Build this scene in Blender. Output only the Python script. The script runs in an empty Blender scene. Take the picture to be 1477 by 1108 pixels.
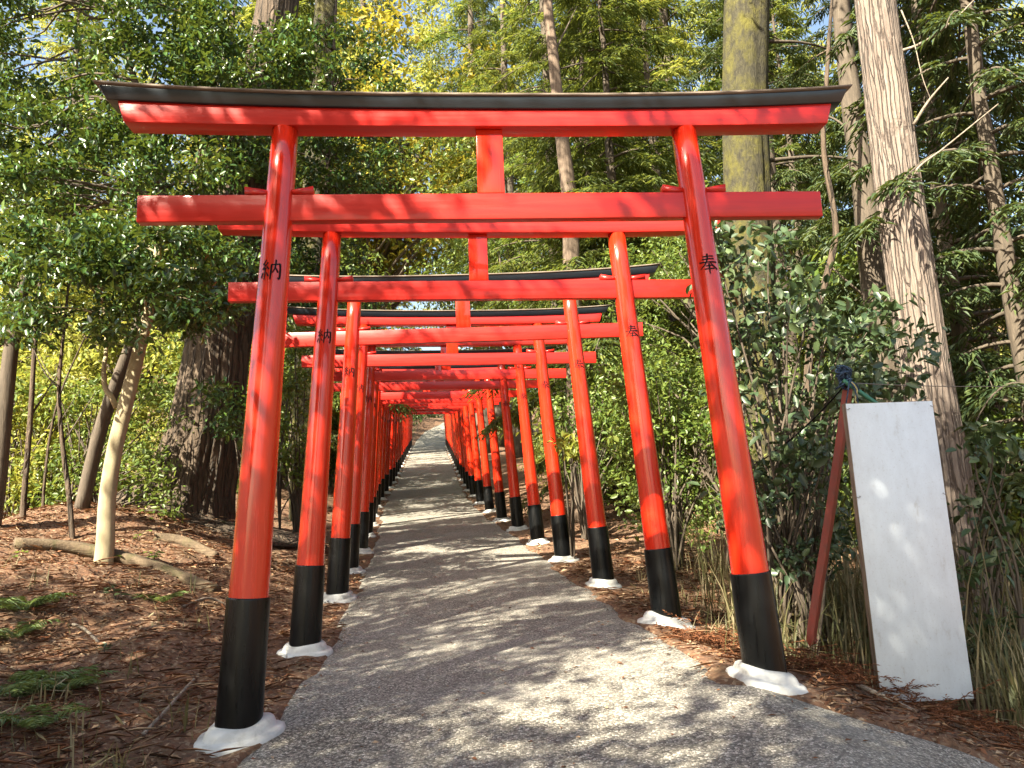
import bpy, math, random
import numpy as np
from mathutils import Vector, Matrix
S = bpy.context.scene
COL = S.collection
# ------------------------------------------------------------------ camera, sky, sun, exposure
CZ = 1.25
F_PX, PITCH, ROLL = 1111.3, 0.1668, 0.0416
cd = bpy.data.cameras.new("camera"); cam = bpy.data.objects.new("camera", cd); COL.objects.link(cam)
cd.sensor_width = 36.0; cd.lens = 36.0 * F_PX / 1477.0; cd.clip_start = 0.05; cd.clip_end = 2000
fw = Vector((0, math.cos(PITCH), math.sin(PITCH))); rt = Vector((1, 0, 0)); up = rt.cross(fw)
cr, sr = math.cos(ROLL), math.sin(ROLL)
rt2 = cr * rt - sr * up; up2 = sr * rt + cr * up
cam.matrix_world = Matrix(((rt2.x, up2.x, -fw.x, 0), (rt2.y, up2.y, -fw.y, 0), (rt2.z, up2.z, -fw.z, CZ), (0, 0, 0, 1)))
S.camera = cam

SUN_EL, SUN_AZ = 40.0, 218.0      # azimuth of the sun, clockwise from +Y (behind the camera, to the left)
se, sa = math.radians(SUN_EL), math.radians(SUN_AZ)
SUN_DIR = Vector((math.sin(sa) * math.cos(se), math.cos(sa) * math.cos(se), math.sin(se)))
W = bpy.data.worlds.new("World"); S.world = W; W.use_nodes = True
wn = W.node_tree.nodes; wl = W.node_tree.links
sky = wn.new("ShaderNodeTexSky"); sky.sky_type = 'NISHITA'; sky.sun_disc = False
sky.sun_elevation = se; sky.sun_rotation = sa; sky.air_density = 1.0; sky.dust_density = 2.5; sky.ozone_density = .6
bg = wn["Background"]; bg.inputs[1].default_value = 0.08
wl.new(sky.outputs[0], bg.inputs[0])
sl = bpy.data.lights.new("sun", 'SUN'); sl.energy = 5.0; sl.angle = math.radians(0.5); sl.color = (1.0, 0.93, 0.82)
so = bpy.data.objects.new("sun", sl); COL.objects.link(so)
so.rotation_euler = SUN_DIR.to_track_quat('Z', 'Y').to_euler()
S.view_settings.view_transform = 'Standard'; S.view_settings.look = 'None'
S.view_settings.exposure = 2.3; S.view_settings.gamma = 1.0
S.view_settings.use_white_balance = True; S.view_settings.white_balance_temperature = 7100; S.view_settings.white_balance_tint = 5
S.cycles.max_bounces = 8; S.cycles.diffuse_bounces = 4; S.cycles.glossy_bounces = 3; S.cycles.transmission_bounces = 4
S.cycles.caustics_reflective = False; S.cycles.caustics_refractive = False

# ------------------------------------------------------------------ helpers
def at(px, py, Y):
    """world point seen at pixel (px, py) of the photograph, at depth Y metres up the path"""
    q = fw + (px - 738.5) / F_PX * rt2 - (py - 554.0) / F_PX * up2
    q = q * (Y / q.y)
    return Vector((q.x, q.y, q.z + CZ))

def tag(o, label=None, cat=None, group=None, kind=None):
    if label: o["label"] = label
    if cat: o["category"] = cat
    if group: o["group"] = group
    if kind: o["kind"] = kind
    return o

def empty(name, loc, rz=0.0):
    o = bpy.data.objects.new(name, None); COL.objects.link(o)
    o.location = loc; o.rotation_euler = (0, 0, rz); o.empty_display_size = 0.2
    return o

def link(name, me, mat=None, parent=None, loc=None):
    o = bpy.data.objects.new(name, me); COL.objects.link(o)
    if mat is not None and not me.materials: me.materials.append(mat)
    if parent is not None: o.parent = parent
    if loc is not None: o.location = loc
    return o

def npmesh(name, V, Fc, smooth=False):
    """V (n,3), Fc (m,k) of one polygon size, or a list of such arrays"""
    V = np.asarray(V, np.float32)
    Fs = Fc if isinstance(Fc, list) else [Fc]
    Fs = [np.asarray(f, np.int32) for f in Fs if len(f)]
    me = bpy.data.meshes.new(name)
    me.vertices.add(len(V)); me.vertices.foreach_set("co", V.ravel())
    idx = np.concatenate([f.ravel() for f in Fs])
    cnt = np.concatenate([np.full(len(f), f.shape[1], np.int32) for f in Fs])
    st = np.concatenate([[0], np.cumsum(cnt)[:-1]]).astype(np.int32)
    me.loops.add(len(idx)); me.loops.foreach_set("vertex_index", idx)
    me.polygons.add(len(cnt)); me.polygons.foreach_set("loop_start", st); me.polygons.foreach_set("loop_total", cnt)
    if smooth: me.polygons.foreach_set("use_smooth", np.ones(len(cnt), bool))
    me.update(calc_edges=True); me.validate()
    return me

class MB:
    def __init__(s): s.v = []; s.q = []; s.t = []; s.n = 0
    def add(s, V, q=None, t=None):
        V = np.asarray(V, float).reshape(-1, 3); s.v.append(V)
        if q is not None and len(q): s.q.append(np.asarray(q, int) + s.n)
        if t is not None and len(t): s.t.append(np.asarray(t, int) + s.n)
        s.n += len(V)
    def mesh(s, name, smooth=False):
        return npmesh(name, np.concatenate(s.v), [np.concatenate(a) for a in (s.q, s.t) if a], smooth)
    def grid(s, G, closed_u=False):
        G = np.asarray(G, float); a, b = G.shape[:2]
        i = np.arange(a - 1)[:, None]; nb = b if closed_u else b - 1
        j = np.arange(nb)[None, :]; j2 = (j + 1) % b
        q = np.stack([i * b + j, i * b + j2, (i + 1) * b + j2, (i + 1) * b + j], -1).reshape(-1, 4)
        s.add(G.reshape(-1, 3), q)
    def tube(s, pts, rad, sides=8, rfun=None, cap=True):
        pts = [Vector(p) for p in pts]; n = len(pts); rad = [rad] * n if np.isscalar(rad) else rad
        rows = []; ref = Vector((1, 0, 0))
        for k in range(n):
            d = (pts[min(k + 1, n - 1)] - pts[max(k - 1, 0)]).normalized()
            a = ref - d * ref.dot(d)
            if a.length < 1e-3: a = Vector((0, 1, 0)) - d * d.y
            a.normalize(); b = d.cross(a); ref = a
            row = []
            for i in range(sides):
                th = 2 * math.pi * i / sides
                r = rad[k] * (rfun(th, pts[k], k / (n - 1)) if rfun else 1)
                row.append(pts[k] + a * (r * math.cos(th)) + b * (r * math.sin(th)))
            rows.append([list(p) for p in row])
        base = s.n
        s.grid(rows, True)
        if cap:
            for k, fl in ((0, True), (n - 1, False)):
                c = s.n; s.add([list(pts[k])])
                i = np.arange(sides); o = base + k * sides
                tri = np.stack([np.full(sides, c), o + i, o + (i + 1) % sides], -1)
                if fl: tri = tri[:, [0, 2, 1]]
                s.t.append(tri)
    def box(s, x0, x1, y0, y1, z0, z1):
        V = [(x, y, z) for z in (z0, z1) for y in (y0, y1) for x in (x0, x1)]
        s.add(V, [(0, 2, 3, 1), (4, 5, 7, 6), (0, 1, 5, 4), (2, 6, 7, 3), (0, 4, 6, 2), (1, 3, 7, 5)])

def smoothpts(P, n):
    """Catmull-Rom through control points P -> n points"""
    P = np.asarray(P, float); m = len(P) - 1
    Q = np.vstack([2 * P[0] - P[1], P, 2 * P[-1] - P[-2]]); out = []
    for t in np.linspace(0, m, n):
        k = min(int(t), m - 1); f = t - k
        a, b, c, d = Q[k:k + 4]
        out.append(.5 * (2 * b + (c - a) * f + (2 * a - 5 * b + 4 * c - d) * f * f + (3 * b - a - 3 * c + d) * f ** 3))
    return np.array(out)

def bevel(o, w, seg=2):
    m = o.modifiers.new("bevel", 'BEVEL'); m.width = w; m.segments = seg; m.limit_method = 'ANGLE'
    return o

# ------------------------------------------------------------------ materials
class NT:
    def __init__(s, name):
        s.m = bpy.data.materials.new(name); s.m.use_nodes = True
        s.t = s.m.node_tree; s.p = s.t.nodes["Principled BSDF"]; s.out = s.t.nodes["Material Output"]
    def n(s, ty, **kw):
        x = s.t.nodes.new(ty)
        for k, v in kw.items(): setattr(x, k, v)
        return x
    def l(s, a, b): s.t.links.new(a, b)
    def set(s, **kw):
        for k, v in kw.items(): s.p.inputs[k.replace('_', ' ')].default_value = v
    def coords(s, scale=(1, 1, 1), kind="Object"):
        c = s.n("ShaderNodeTexCoord"); mp = s.n("ShaderNodeMapping"); mp.inputs["Scale"].default_value = scale
        s.l(c.outputs[kind], mp.inputs[0]); return mp.outputs[0]
    def noise(s, vec, scale, detail=4, rough=.6, dist=0.0):
        x = s.n("ShaderNodeTexNoise"); x.inputs["Scale"].default_value = scale; x.inputs["Detail"].default_value = detail
        x.inputs["Roughness"].default_value = rough; x.inputs["Distortion"].default_value = dist
        s.l(vec, x.inputs["Vector"]); return x.outputs["Fac"]
    def voro(s, vec, scale, out="Color", feature='F1', rnd=1.0):
        x = s.n("ShaderNodeTexVoronoi"); x.feature = feature; x.inputs["Scale"].default_value = scale
        x.inputs["Randomness"].default_value = rnd
        s.l(vec, x.inputs["Vector"]); return x.outputs[out]
    def ramp(s, fac, stops, interp='LINEAR'):
        r = s.n("ShaderNodeValToRGB"); r.color_ramp.interpolation = interp
        e = r.color_ramp.elements
        while len(e) < len(stops): e.new(.5)
        for k, (p, c) in enumerate(stops):
            e[k].position = p; e[k].color = (*c, 1) if not np.isscalar(c) else (c, c, c, 1)
        s.l(fac, r.inputs[0]); return r.outputs[0]
    def mix(s, fac, a, b, mode='MIX'):
        x = s.n("ShaderNodeMix", data_type='RGBA', blend_type=mode)
        for sock, v in ((x.inputs["Factor"], fac), (x.inputs["A"] if False else x.inputs[6], a), (x.inputs[7], b)):
            if hasattr(v, "is_linked") or hasattr(v, "links"): s.l(v, sock)
            else: sock.default_value = v if np.isscalar(v) else (*v, 1)
        return x.outputs[2]
    def math(s, op, a, b=0.0):
        x = s.n("ShaderNodeMath", operation=op)
        for i, v in enumerate((a, b)):
            if hasattr(v, "links"): s.l(v, x.inputs[i])
            else: x.inputs[i].default_value = v
        return x.outputs[0]
    def bump(s, h, strength=.3, dist=.02):
        b = s.n("ShaderNodeBump"); b.inputs["Strength"].default_value = strength; b.inputs["Distance"].default_value = dist
        s.l(h, b.inputs["Height"]); s.l(b.outputs[0], s.p.inputs["Normal"])
    def color(s, c): s.l(c, s.p.inputs["Base Color"])

def mat_red(name, grain_axis, gloss, c0, c1, coat):
    t = NT(name); info = t.n("ShaderNodeObjectInfo")
    sc = [30, 30, 30]; sc[grain_axis] = 1.2
    v = t.coords(tuple(sc)); g = t.noise(v, 1.6, 5, .65, .6)
    big = t.noise(t.coords(), 1.7, 3)
    col = t.ramp(g, [(.3, c0), (.7, c1)])
    col = t.mix(t.math('MULTIPLY', big, .35), col, (c0[0] * .8, c0[1] * .7, c0[2] * .7))
    t.color(t.mix(t.math('MULTIPLY', info.outputs["Random"], .25), col, (c1[0] * .85, c1[1] * 1.5, c1[2] * 1.2)))
    t.l(t.ramp(g, [(.25, gloss * .75), (.8, gloss * 1.35)]), t.p.inputs["Roughness"])
    t.set(Coat_Weight=coat, Coat_Roughness=.05); t.p.inputs["Specular IOR Level"].default_value = .4
    t.bump(g, .22, .004); return t.m
M_PIL = mat_red("vermilion_lacquer_post", 2, .24, (.58, .016, .006), (.72, .028, .010), .7)
M_BEAM = mat_red("vermilion_painted_beam", 0, .38, (.54, .013, .011), (.66, .022, .015), .25)

t = NT("black_paint"); v = t.coords((2, 25, 25)); g = t.noise(v, 1.5, 4)
t.color(t.ramp(g, [(.3, (.004, .007, .011)), (.8, (.010, .017, .026))])); t.set(Roughness=.32, Coat_Weight=.25, Coat_Roughness=.2); t.bump(g, .15, .003); M_BLACK = t.m  # black paint, with the sky's reflection put in as a blue tint
t = NT("black_sleeve"); v = t.coords(); g = t.noise(v, 22, 5, .7); d = t.noise(t.coords((30, 30, 3)), 1.5, 3)
t.color(t.mix(t.ramp(g, [(.62, 0.0), (.85, .3)]), (.0025, .003, .0035), (.035, .032, .028)))
t.l(t.ramp(d, [(.3, .22), (.7, .42)]), t.p.inputs["Roughness"]); t.p.inputs['Specular IOR Level'].default_value = .28; M_SLEEVE = t.m
t = NT("weathered_roof_board"); v = t.coords((1.5, 22, 22)); g = t.noise(v, 2, 6, .7)
t.color(t.ramp(g, [(.25, (.05, .038, .03)), (.5, (.17, .13, .10)), (.8, (.33, .28, .23))])); t.set(Roughness=.8); t.bump(g, .5, .006); M_ROOF = t.m
t = NT("white_mortar"); v = t.coords(); g = t.noise(v, 9, 6, .65); b = t.noise(v, 60, 4)
t.color(t.ramp(g, [(.25, (.22, .21, .19)), (.5, (.50, .50, .48)), (.8, (.60, .61, .61))])); t.set(Roughness=.75)
t.bump(t.mix(.5, g, b), .35, .012); M_MORTAR = t.m
t = NT("black_ink"); t.set(Roughness=.8); t.p.inputs['Specular IOR Level'].default_value = .15; t.p.inputs["Base Color"].default_value = (.006, .005, .006, 1); M_INK = t.m

# exposed-aggregate concrete
t = NT("exposed_aggregate_path"); v = t.coords()
c1 = t.voro(v, 92, "Color"); sep = t.n("ShaderNodeSeparateColor"); t.l(c1, sep.inputs[0])
stone = t.ramp(sep.outputs[0], [(0.0, (.04, .037, .032)), (.22, (.12, .111, .095)), (.5, (.26, .24, .20)), (.8, (.45, .415, .35)), (1.0, (.70, .66, .59))])
edge = t.voro(v, 92, "Distance", 'DISTANCE_TO_EDGE')
grout = t.ramp(edge, [(.0, 1.0), (.13, 0.0)])
col = t.mix(grout, stone, (.08, .074, .064))
pat = t.noise(v, 1.1, 6, .62); blot = t.noise(v, 5.5, 5, .65)
col = t.mix(t.ramp(pat, [(.38, 0.0), (.68, .42)]), col, (.31, .295, .265))
col = t.mix(t.ramp(blot, [(.50, 0.0), (.74, .5)]), col, (.085, .075, .06))
t.color(col); t.set(Roughness=.85)
h = t.mix(.3, t.ramp(edge, [(0, 0.0), (.25, 1.0)]), t.noise(v, 300, 2)); t.bump(h, .75, .006); M_PATH = t.m

def mat_litter():
    t = NT("cedar_litter_soil"); v = t.coords(); w = t.noise(v, 3.0, 5)
    a = t.noise(v, 14, 8, .72, 1.2); b = t.voro(v, 55, "Color"); sep = t.n("ShaderNodeSeparateColor"); t.l(b, sep.inputs[0])
    col = t.ramp(a, [(.25, (.025, .016, .010)), (.43, (.10, .050, .028)), (.58, (.18, .090, .048)), (.76, (.32, .22, .13))])
    chip = t.ramp(sep.outputs[1], [(.80, 0.0), (.93, .75)])
    col = t.mix(chip, col, (.30, .22, .145))
    col = t.mix(t.ramp(w, [(.50, 0.0), (.72, .45)]), col, (.055, .050, .022))
    t.color(col); t.set(Roughness=.95)
    t.bump(t.mix(.5, a, b), .9, .03); return t.m
M_SOIL = mat_litter()

def mat_bark(name, stops, vs=(9, 9, 1.1), bump=.8, dist=.03, moss=None, moss_amt=(.5, .75), scale=2.0, crack=None):
    t = NT(name); v = t.coords(vs); g = t.noise(v, scale, 9, .68, .5)
    f = t.noise(t.coords((26, 26, 4)), 2, 6, .7)
    h = t.mix(.35, g, f); col = t.ramp(h, stops)
    big = t.noise(t.coords((1, 1, .5)), 1.6, 4)
    if crack:
        warp = t.n("ShaderNodeVectorMath", operation='ADD'); nz = t.n("ShaderNodeTexNoise"); nz.inputs["Scale"].default_value = 3.0; nz.inputs["Detail"].default_value = 4
        cv = t.coords((crack, crack, crack * .055)); t.l(t.coords(), nz.inputs["Vector"]); t.l(cv, warp.inputs[0]); t.l(nz.outputs["Color"], warp.inputs[1])
        e = t.voro(warp.outputs[0], 1.0, "Distance", 'DISTANCE_TO_EDGE'); ln = t.ramp(e, [(0, .9), (.03, .55), (.09, 0.0)])
        col = t.mix(t.math('MULTIPLY', ln, t.ramp(t.noise(t.coords((2, 2, .8)), 3, 3), [(.35, .25), (.6, .95)])), col, (stops[0][1][0] * .7, stops[0][1][1] * .7, stops[0][1][2] * .7)); h = t.mix(.45, h, t.ramp(e, [(0, 0.0), (.12, 1.0)]))
    if moss:
        m = t.noise(t.coords((3, 3, 2)), 1.4, 7, .7)
        col = t.mix(t.ramp(m, [(moss_amt[0], 0.0), (moss_amt[1], .92)]), col, moss)
    col = t.mix(t.math('MULTIPLY', big, .5), col, stops[0][1])
    t.color(col); t.set(Roughness=.9); t.bump(h, bump, dist); return t.m
M_BARK_DARK = mat_bark("rugged_dark_bark", [(.3, (.022, .015, .010)), (.5, (.095, .065, .043)), (.7, (.21, .152, .105))], bump=1.0, dist=.06, crack=11)
M_BARK_MOSS = mat_bark("mossy_bark", [(.34, (.012, .011, .006)), (.5, (.042, .036, .018)), (.7, (.10, .09, .045))], (11, 11, 5), 1.0, .05, (.125, .112, .013), (.45, .66))  # moss, with contrast deepened so the colour also carries sunlit and shaded patches
M_BARK_PEEL = mat_bark("peeling_cypress_bark", [(.30, (.03, .02, .016)), (.41, (.17, .125, .10)), (.54, (.255, .205, .172)), (.75, (.42, .365, .32))], (17, 17, .6), 1.0, .05, crack=23)
M_BARK_PALE = mat_bark("smooth_pale_bark", [(.25, (.20, .165, .10)), (.55, (.36, .30, .19)), (.8, (.46, .41, .29))], (4, 4, 3), .3, .01, (.13, .14, .05), (.55, .8))
M_BARK_THIN = mat_bark("grey_brown_bark", [(.3, (.035, .027, .02)), (.55, (.11, .085, .062)), (.8, (.21, .175, .14))], (14, 14, 2), .6, .015)
M_BARK_CYP = mat_bark("stringy_brown_bark", [(.3, (.05, .033, .024)), (.5, (.17, .12, .085)), (.75, (.34, .26, .19))], (13, 13, .9), .8, .02)
M_LOG = mat_bark("rotting_log_bark", [(.3, (.04, .027, .016)), (.5, (.13, .09, .055)), (.75, (.25, .19, .12))], (3, 12, 12), .9, .03, (.06, .065, .015), (.5, .7))

def mat_leaf(name, stops, rough=.4, trans=.3, tcol=None, spec=.5, clump=1.2):
    t = NT(name); geo = t.n("ShaderNodeNewGeometry"); info = t.n("ShaderNodeObjectInfo")
    v = t.coords(); big = t.noise(v, clump, 3)
    f = t.math('ADD', t.math('MULTIPLY', geo.outputs["Random Per Island"], .6), t.math('MULTIPLY', big, .45))
    f = t.math('ADD', f, t.math('MULTIPLY', t.math('SUBTRACT', info.outputs["Random"], .5), .15))
    col = t.ramp(f, stops); t.color(col); t.set(Roughness=rough); t.p.inputs["Specular IOR Level"].default_value = spec
    tr = t.n("ShaderNodeBsdfTranslucent")
    t.l(t.mix(.6, col, tcol if tcol else (.22, .26, .03)), tr.inputs[0])
    mx = t.n("ShaderNodeMixShader"); mx.inputs[0].default_value = trans
    t.l(t.p.outputs[0], mx.inputs[1]); t.l(tr.outputs[0], mx.inputs[2]); t.l(mx.outputs[0], t.out.inputs[0])
    return t.m
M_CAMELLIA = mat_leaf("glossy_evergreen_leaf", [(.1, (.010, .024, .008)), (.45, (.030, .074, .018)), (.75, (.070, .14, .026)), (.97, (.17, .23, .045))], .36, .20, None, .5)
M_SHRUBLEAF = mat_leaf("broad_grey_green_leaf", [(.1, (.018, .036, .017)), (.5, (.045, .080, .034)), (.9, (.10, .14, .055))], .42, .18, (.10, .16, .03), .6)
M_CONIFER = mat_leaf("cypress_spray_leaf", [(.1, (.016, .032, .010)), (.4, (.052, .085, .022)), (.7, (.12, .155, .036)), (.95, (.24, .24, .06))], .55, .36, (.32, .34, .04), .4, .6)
M_DARKCON = mat_leaf("shaded_conifer_leaf", [(.1, (.012, .024, .010)), (.5, (.035, .062, .022)), (.9, (.085, .11, .035))], .55, .22, None, .4, .6)  # darker copy of the cypress leaf, shade put into the colour
M_SUNNY = mat_leaf("pale_sunny_leaf", [(.1, (.09, .13, .022)), (.45, (.20, .24, .045)), (.75, (.35, .35, .075)), (.97, (.50, .46, .13))], .5, .48, (.42, .40, .06), .4, .35)  # sunlit glow is put into the colour as a pale yellow tint
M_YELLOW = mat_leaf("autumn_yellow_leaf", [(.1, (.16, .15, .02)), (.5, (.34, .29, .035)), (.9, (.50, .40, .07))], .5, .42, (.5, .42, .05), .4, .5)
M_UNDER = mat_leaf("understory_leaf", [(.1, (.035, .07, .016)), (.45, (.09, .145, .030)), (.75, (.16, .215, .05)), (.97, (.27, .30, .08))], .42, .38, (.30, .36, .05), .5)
M_FERN = mat_leaf("fern_leaf", [(.1, (.06, .11, .035)), (.6, (.14, .21, .07)), (.95, (.24, .27, .10))], .5, .35)
M_GRASS = mat_leaf("dry_bamboo_grass_blade", [(.05, (.03, .05, .015)), (.35, (.075, .08, .03)), (.65, (.17, .14, .07)), (.97, (.38, .32, .20))], .6, .3, (.35, .28, .12), .4, 1.5)
M_LITTER = mat_leaf("fallen_leaf_and_twig", [(.12, (.03, .016, .009)), (.35, (.11, .045, .022)), (.55, (.20, .085, .042)), (.72, (.33, .21, .12)), (.92, (.55, .45, .32))], .8, .05, (.2, .1, .03), .3, 2.0)
M_NEEDLE = mat_leaf("reddish_cedar_frond", [(.1, (.07, .026, .012)), (.6, (.19, .070, .030)), (.95, (.29, .13, .06))], .8, .05, (.2, .1, .03), .3, 3.0)
t = NT("bleached_twig"); g = t.noise(t.coords((3, 12, 12)), 4, 5); t.color(t.ramp(g, [(.3, (.09, .07, .05)), (.7, (.30, .25, .20))])); t.set(Roughness=.9); M_TWIG = t.m

# ------------------------------------------------------------------ ground shape
_Y = np.array([-40, -8, 0, 2, 4.23, 6.2, 8.23, 10.22, 12.27, 14.43, 16.6, 18.55, 20.81, 23.43, 26.33, 29.07, 57.5, 64, 70, 76, 84, 130])
_Z = np.array([-1.9, -1.5, -1.22, -1.09, -.93, -.85, -.73, -.59, -.44, -.24, -.07, .12, .36, .64, .95, 1.25, 5.2, 6.35, 7.75, 9.3, 10.2, 13.0]) + CZ - .065
_X = np.array([.6, .35, .12, .04, -.11, -.28, -.55, -.79, -1.06, -1.38, -1.72, -2.03, -2.35, -2.69, -3.0, -3.3, -6.41, -6.95, -6.9, -5.6, -1.5, 20.])
def zc(y): return np.interp(y, _Y, _Z)
def xc(y): return np.interp(y, _Y, _X)
def sstep(a, b, x): q = np.clip((x - a) / (b - a), 0, 1); return q * q * (3 - 2 * q)
def ground(x, y):
    x = np.asarray(x, float); y = np.asarray(y, float)
    u = x - xc(y)
    z = zc(y) + np.interp(y, [0, 4.2, 6.2, 9, 18, 60], [.055, .05, .025, 0, -.02, -.02]) * np.clip(u, -1.5, 1.35)
    e = np.clip(-u - 1.5, 0, None)
    lr = np.interp(y, [-5, 2, 4, 7.5, 11, 15, 25, 60], [.10, .12, .15, .31, .38, .30, .22, .16])
    z = z + lr * (np.minimum(e, 2.3) + .5 * np.clip(e - 2.3, 0, .9)) - .30 * np.clip(e - 3.6, 0, 9) + .42 * np.clip(e - 17, 0, 40)
    r = np.clip(u - 1.3, 0, None)
    fr = np.interp(y, [-5, 3, 5.5, 8, 11, 16, 60], [-.10, -.27, -.27, -.12, .02, .06, .06])
    z = z + fr * np.minimum(r, 3.5) - .24 * np.clip(r - 3.5, 0, 8) + .42 * np.clip(r - 15, 0, 40)
    off = sstep(.05, 1.2, e) + sstep(.05, 1.2, r)
    z = z + off * (.045 * np.sin(x * 2.1 + 1.3 * np.sin(y * 1.1)) + .04 * np.sin(y * 2.7 + x * .9) + .025 * np.sin(x * 5.3 - y * 4.1))
    z = z + sstep(84, 120, y) * 5
    return z
def wob(y, s): return .045 * np.sin(y * 2.3 + s) + .03 * np.sin(y * 5.9 + 2 * s) + .018 * np.sin(y * 13.1 + s)
def edgeL(y): return xc(y) - 1.22 + wob(y, 0.3) * .7 - .10 * np.clip(4.2 - y, 0, 2)
def edgeR(y): return xc(y) + np.interp(y, [-3, 1.5, 2.6, 3.25, 3.7, 4.05, 4.3, 60], [5.2, 4.9, 4.3, 3.35, 2.3, 1.62, 1.20, 1.22]) + wob(y, 2.1) * .7
def gz(x, y): return float(ground(x, y))
def gp(x, y, dz=0.0): return Vector((x, y, gz(x, y) + dz))

# terrain: one sheet out to the horizon, finer near the camera
ys = np.concatenate([np.arange(-60, -4, 4), np.arange(-4, 2, .5), np.arange(2, 14, .09), np.arange(14, 30, .3), np.arange(30, 84, 1.0), np.arange(84, 210, 6.0)])
us = np.concatenate([np.arange(-160, -20, 7), np.arange(-20, -6, .5), np.arange(-6, 6, .07), np.arange(6, 20, .5), np.arange(20, 161, 7)])
YY, UU = np.meshgrid(ys, us, indexing='ij'); XX = UU + np.interp(YY, [-60, 0, 60, 66, 200], [0, 0, -6.3, -6.3, -6.3])
ZZ = ground(XX, YY)
ins = np.minimum(XX - edgeL(YY), edgeR(YY) - XX)
inpath = (YY > -6) & (YY < 80)
rng = np.random.default_rng(5)
ZZ = ZZ + np.where(inpath, np.where(ins > 0.04, -.06, np.where(ins > -.05, .012, .014)), 0)
ZZ = ZZ + np.where(ins < -.08, rng.normal(0, .008, ZZ.shape), 0) * (np.abs(UU) < 6)
b = MB(); b.grid(np.stack([XX, YY, ZZ], -1))
me = b.mesh("ground", True); tag(link("ground", me, M_SOIL), kind="structure")
# path: a slab with rounded edges and turned-down sides
ys = np.concatenate([np.arange(-5.5, 2, .25), np.arange(2, 14, .05), np.arange(14, 79.6, .2)])
fr = np.array([0, 0.0, .012, .03] + list(np.linspace(.06, .94, 24)) + [.97, .988, 1.0, 1.0])
dz = np.array([-.12, -.016, -.005, 0] + [0] * 24 + [0, -.005, -.016, -.12])
L, R = edgeL(ys)[:, None], edgeR(ys)[:, None]
X = L + (R - L) * fr[None, :]; Yg = np.repeat(ys[:, None], len(fr), 1)
Zp = ground(X, Yg) + dz[None, :] + .006
b = MB(); b.grid(np.stack([X, Yg, Zp], -1)); tag(link("path", b.mesh("path", True), M_PATH), kind="structure")

# ------------------------------------------------------------------ torii gates
HT, LEAN, LEG = 1.183, .0640, 3.26      # half spacing at the top, inward lean, leg height
def pil_r(s): return .074 + .0105 * s
def lintel_grid(xe_t, xe_b, zt, zb, rise_t, rise_b, y0, y1, yb0, yb1):
    """a curved beam: rows along x, ring of 4 corners; ends slanted"""
    rows = []
    for k in np.linspace(-1, 1, 41):
        rise = abs(k) ** 2.6
        xt, xb = xe_t * k, xe_b * k
        rows.append([(xb, yb0, zb + rise_b * rise), (xt, y0, zt + rise_t * rise), (xt, y1, zt + rise_t * rise), (xb, yb1, zb + rise_b * rise)])
    b = MB(); b.grid(rows, True)
    n = len(rows); b.q.append(np.array([[3, 2, 1, 0], [4 * n - 4, 4 * n - 3, 4 * n - 2, 4 * n - 1]]))
    return b
me_lintel = lintel_grid(2.10, 2.06, .104, 0.0, .05, .022, -.068, .068, -.068, .068).mesh("lintel")
me_cap = lintel_grid(2.19, 2.155, .166, .1045, .062, .048, -.106, .106, -.082, .082).mesh("cap")
b = MB()
rows = []
for k in np.linspace(-1, 1, 41):                # one long weathered board bent along the cap
    rise = .068 * abs(k) ** 2.6; x = 2.222 * k
    rows.append([(x * .996, -.113, .1690 + rise), (x, -.115, .183 + rise), (x, 0, .200 + rise), (x, .115, .183 + rise), (x * .996, .113, .1690 + rise)])
b.grid(rows, True); n = len(rows)
b.q.append(np.array([[0, 4, 3, 1], [5 * n - 5, 5 * n - 4, 5 * n - 2, 5 * n - 1]])); b.t.append(np.array([[1, 3, 2], [5 * n - 4, 5 * n - 3, 5 * n - 2]]))
me_roof = b.mesh("roof_board")
ZN = -.40
b = MB(); b.box(-1.984, 1.984, -.032, .032, ZN - .157, ZN); me_nuki = b.mesh("tie_beam")
b = MB(); b.box(-.078, .078, -.030, .030, ZN + .002, -.002); me_strut = b.mesh("strut")
def wedge_mesh(s):
    b = MB()
    V = [(s * .085, -.036, ZN + .002), (s * .19, -.036, ZN + .002), (s * .19, -.036, ZN + .047), (s * .05, -.036, ZN + .022)]
    V[0] = (s * .05, -.036, ZN + .002)
    V += [(x, .036, z) for x, _, z in V]
    q = [(0, 1, 2, 3), (7, 6, 5, 4), (0, 4, 5, 1), (1, 5, 6, 2), (2, 6, 7, 3), (3, 7, 4, 0)]
    if s < 0: q = [f[::-1] for f in q]
    b.add(V, q); return b.mesh("wedge")
me_wedge = {s: wedge_mesh(s) for s in (-1, 1)}
def pil_c(s, d): return Vector((s * (HT + LEAN * d), 0, -d))
def pillar_mesh(s, d0, d1, rf, n):
    b = MB(); ds = np.linspace(d0, d1, n)
    b.tube([pil_c(s, d) for d in ds][::-1], [rf(d) for d in ds][::-1], 40)
    return b.mesh("pillar", True)
me_pil = {s: pillar_mesh(s, -.004, LEG + .12, pil_r, 14) for s in (-1, 1)}
def sleeve_mesh(s):
    b = MB(); pr = [(LEG + .12, .1165), (LEG - .1, .1155), (2.62, .1105), (2.613, .1098), (2.610, .108), (2.610, pil_r(2.61) - .004)]
    b.tube([pil_c(s, d) for d, _ in pr], [r for _, r in pr], 40, cap=False); me = b.mesh("base_sleeve", True); return me
me_slv = {s: sleeve_mesh(s) for s in (-1, 1)}
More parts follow.
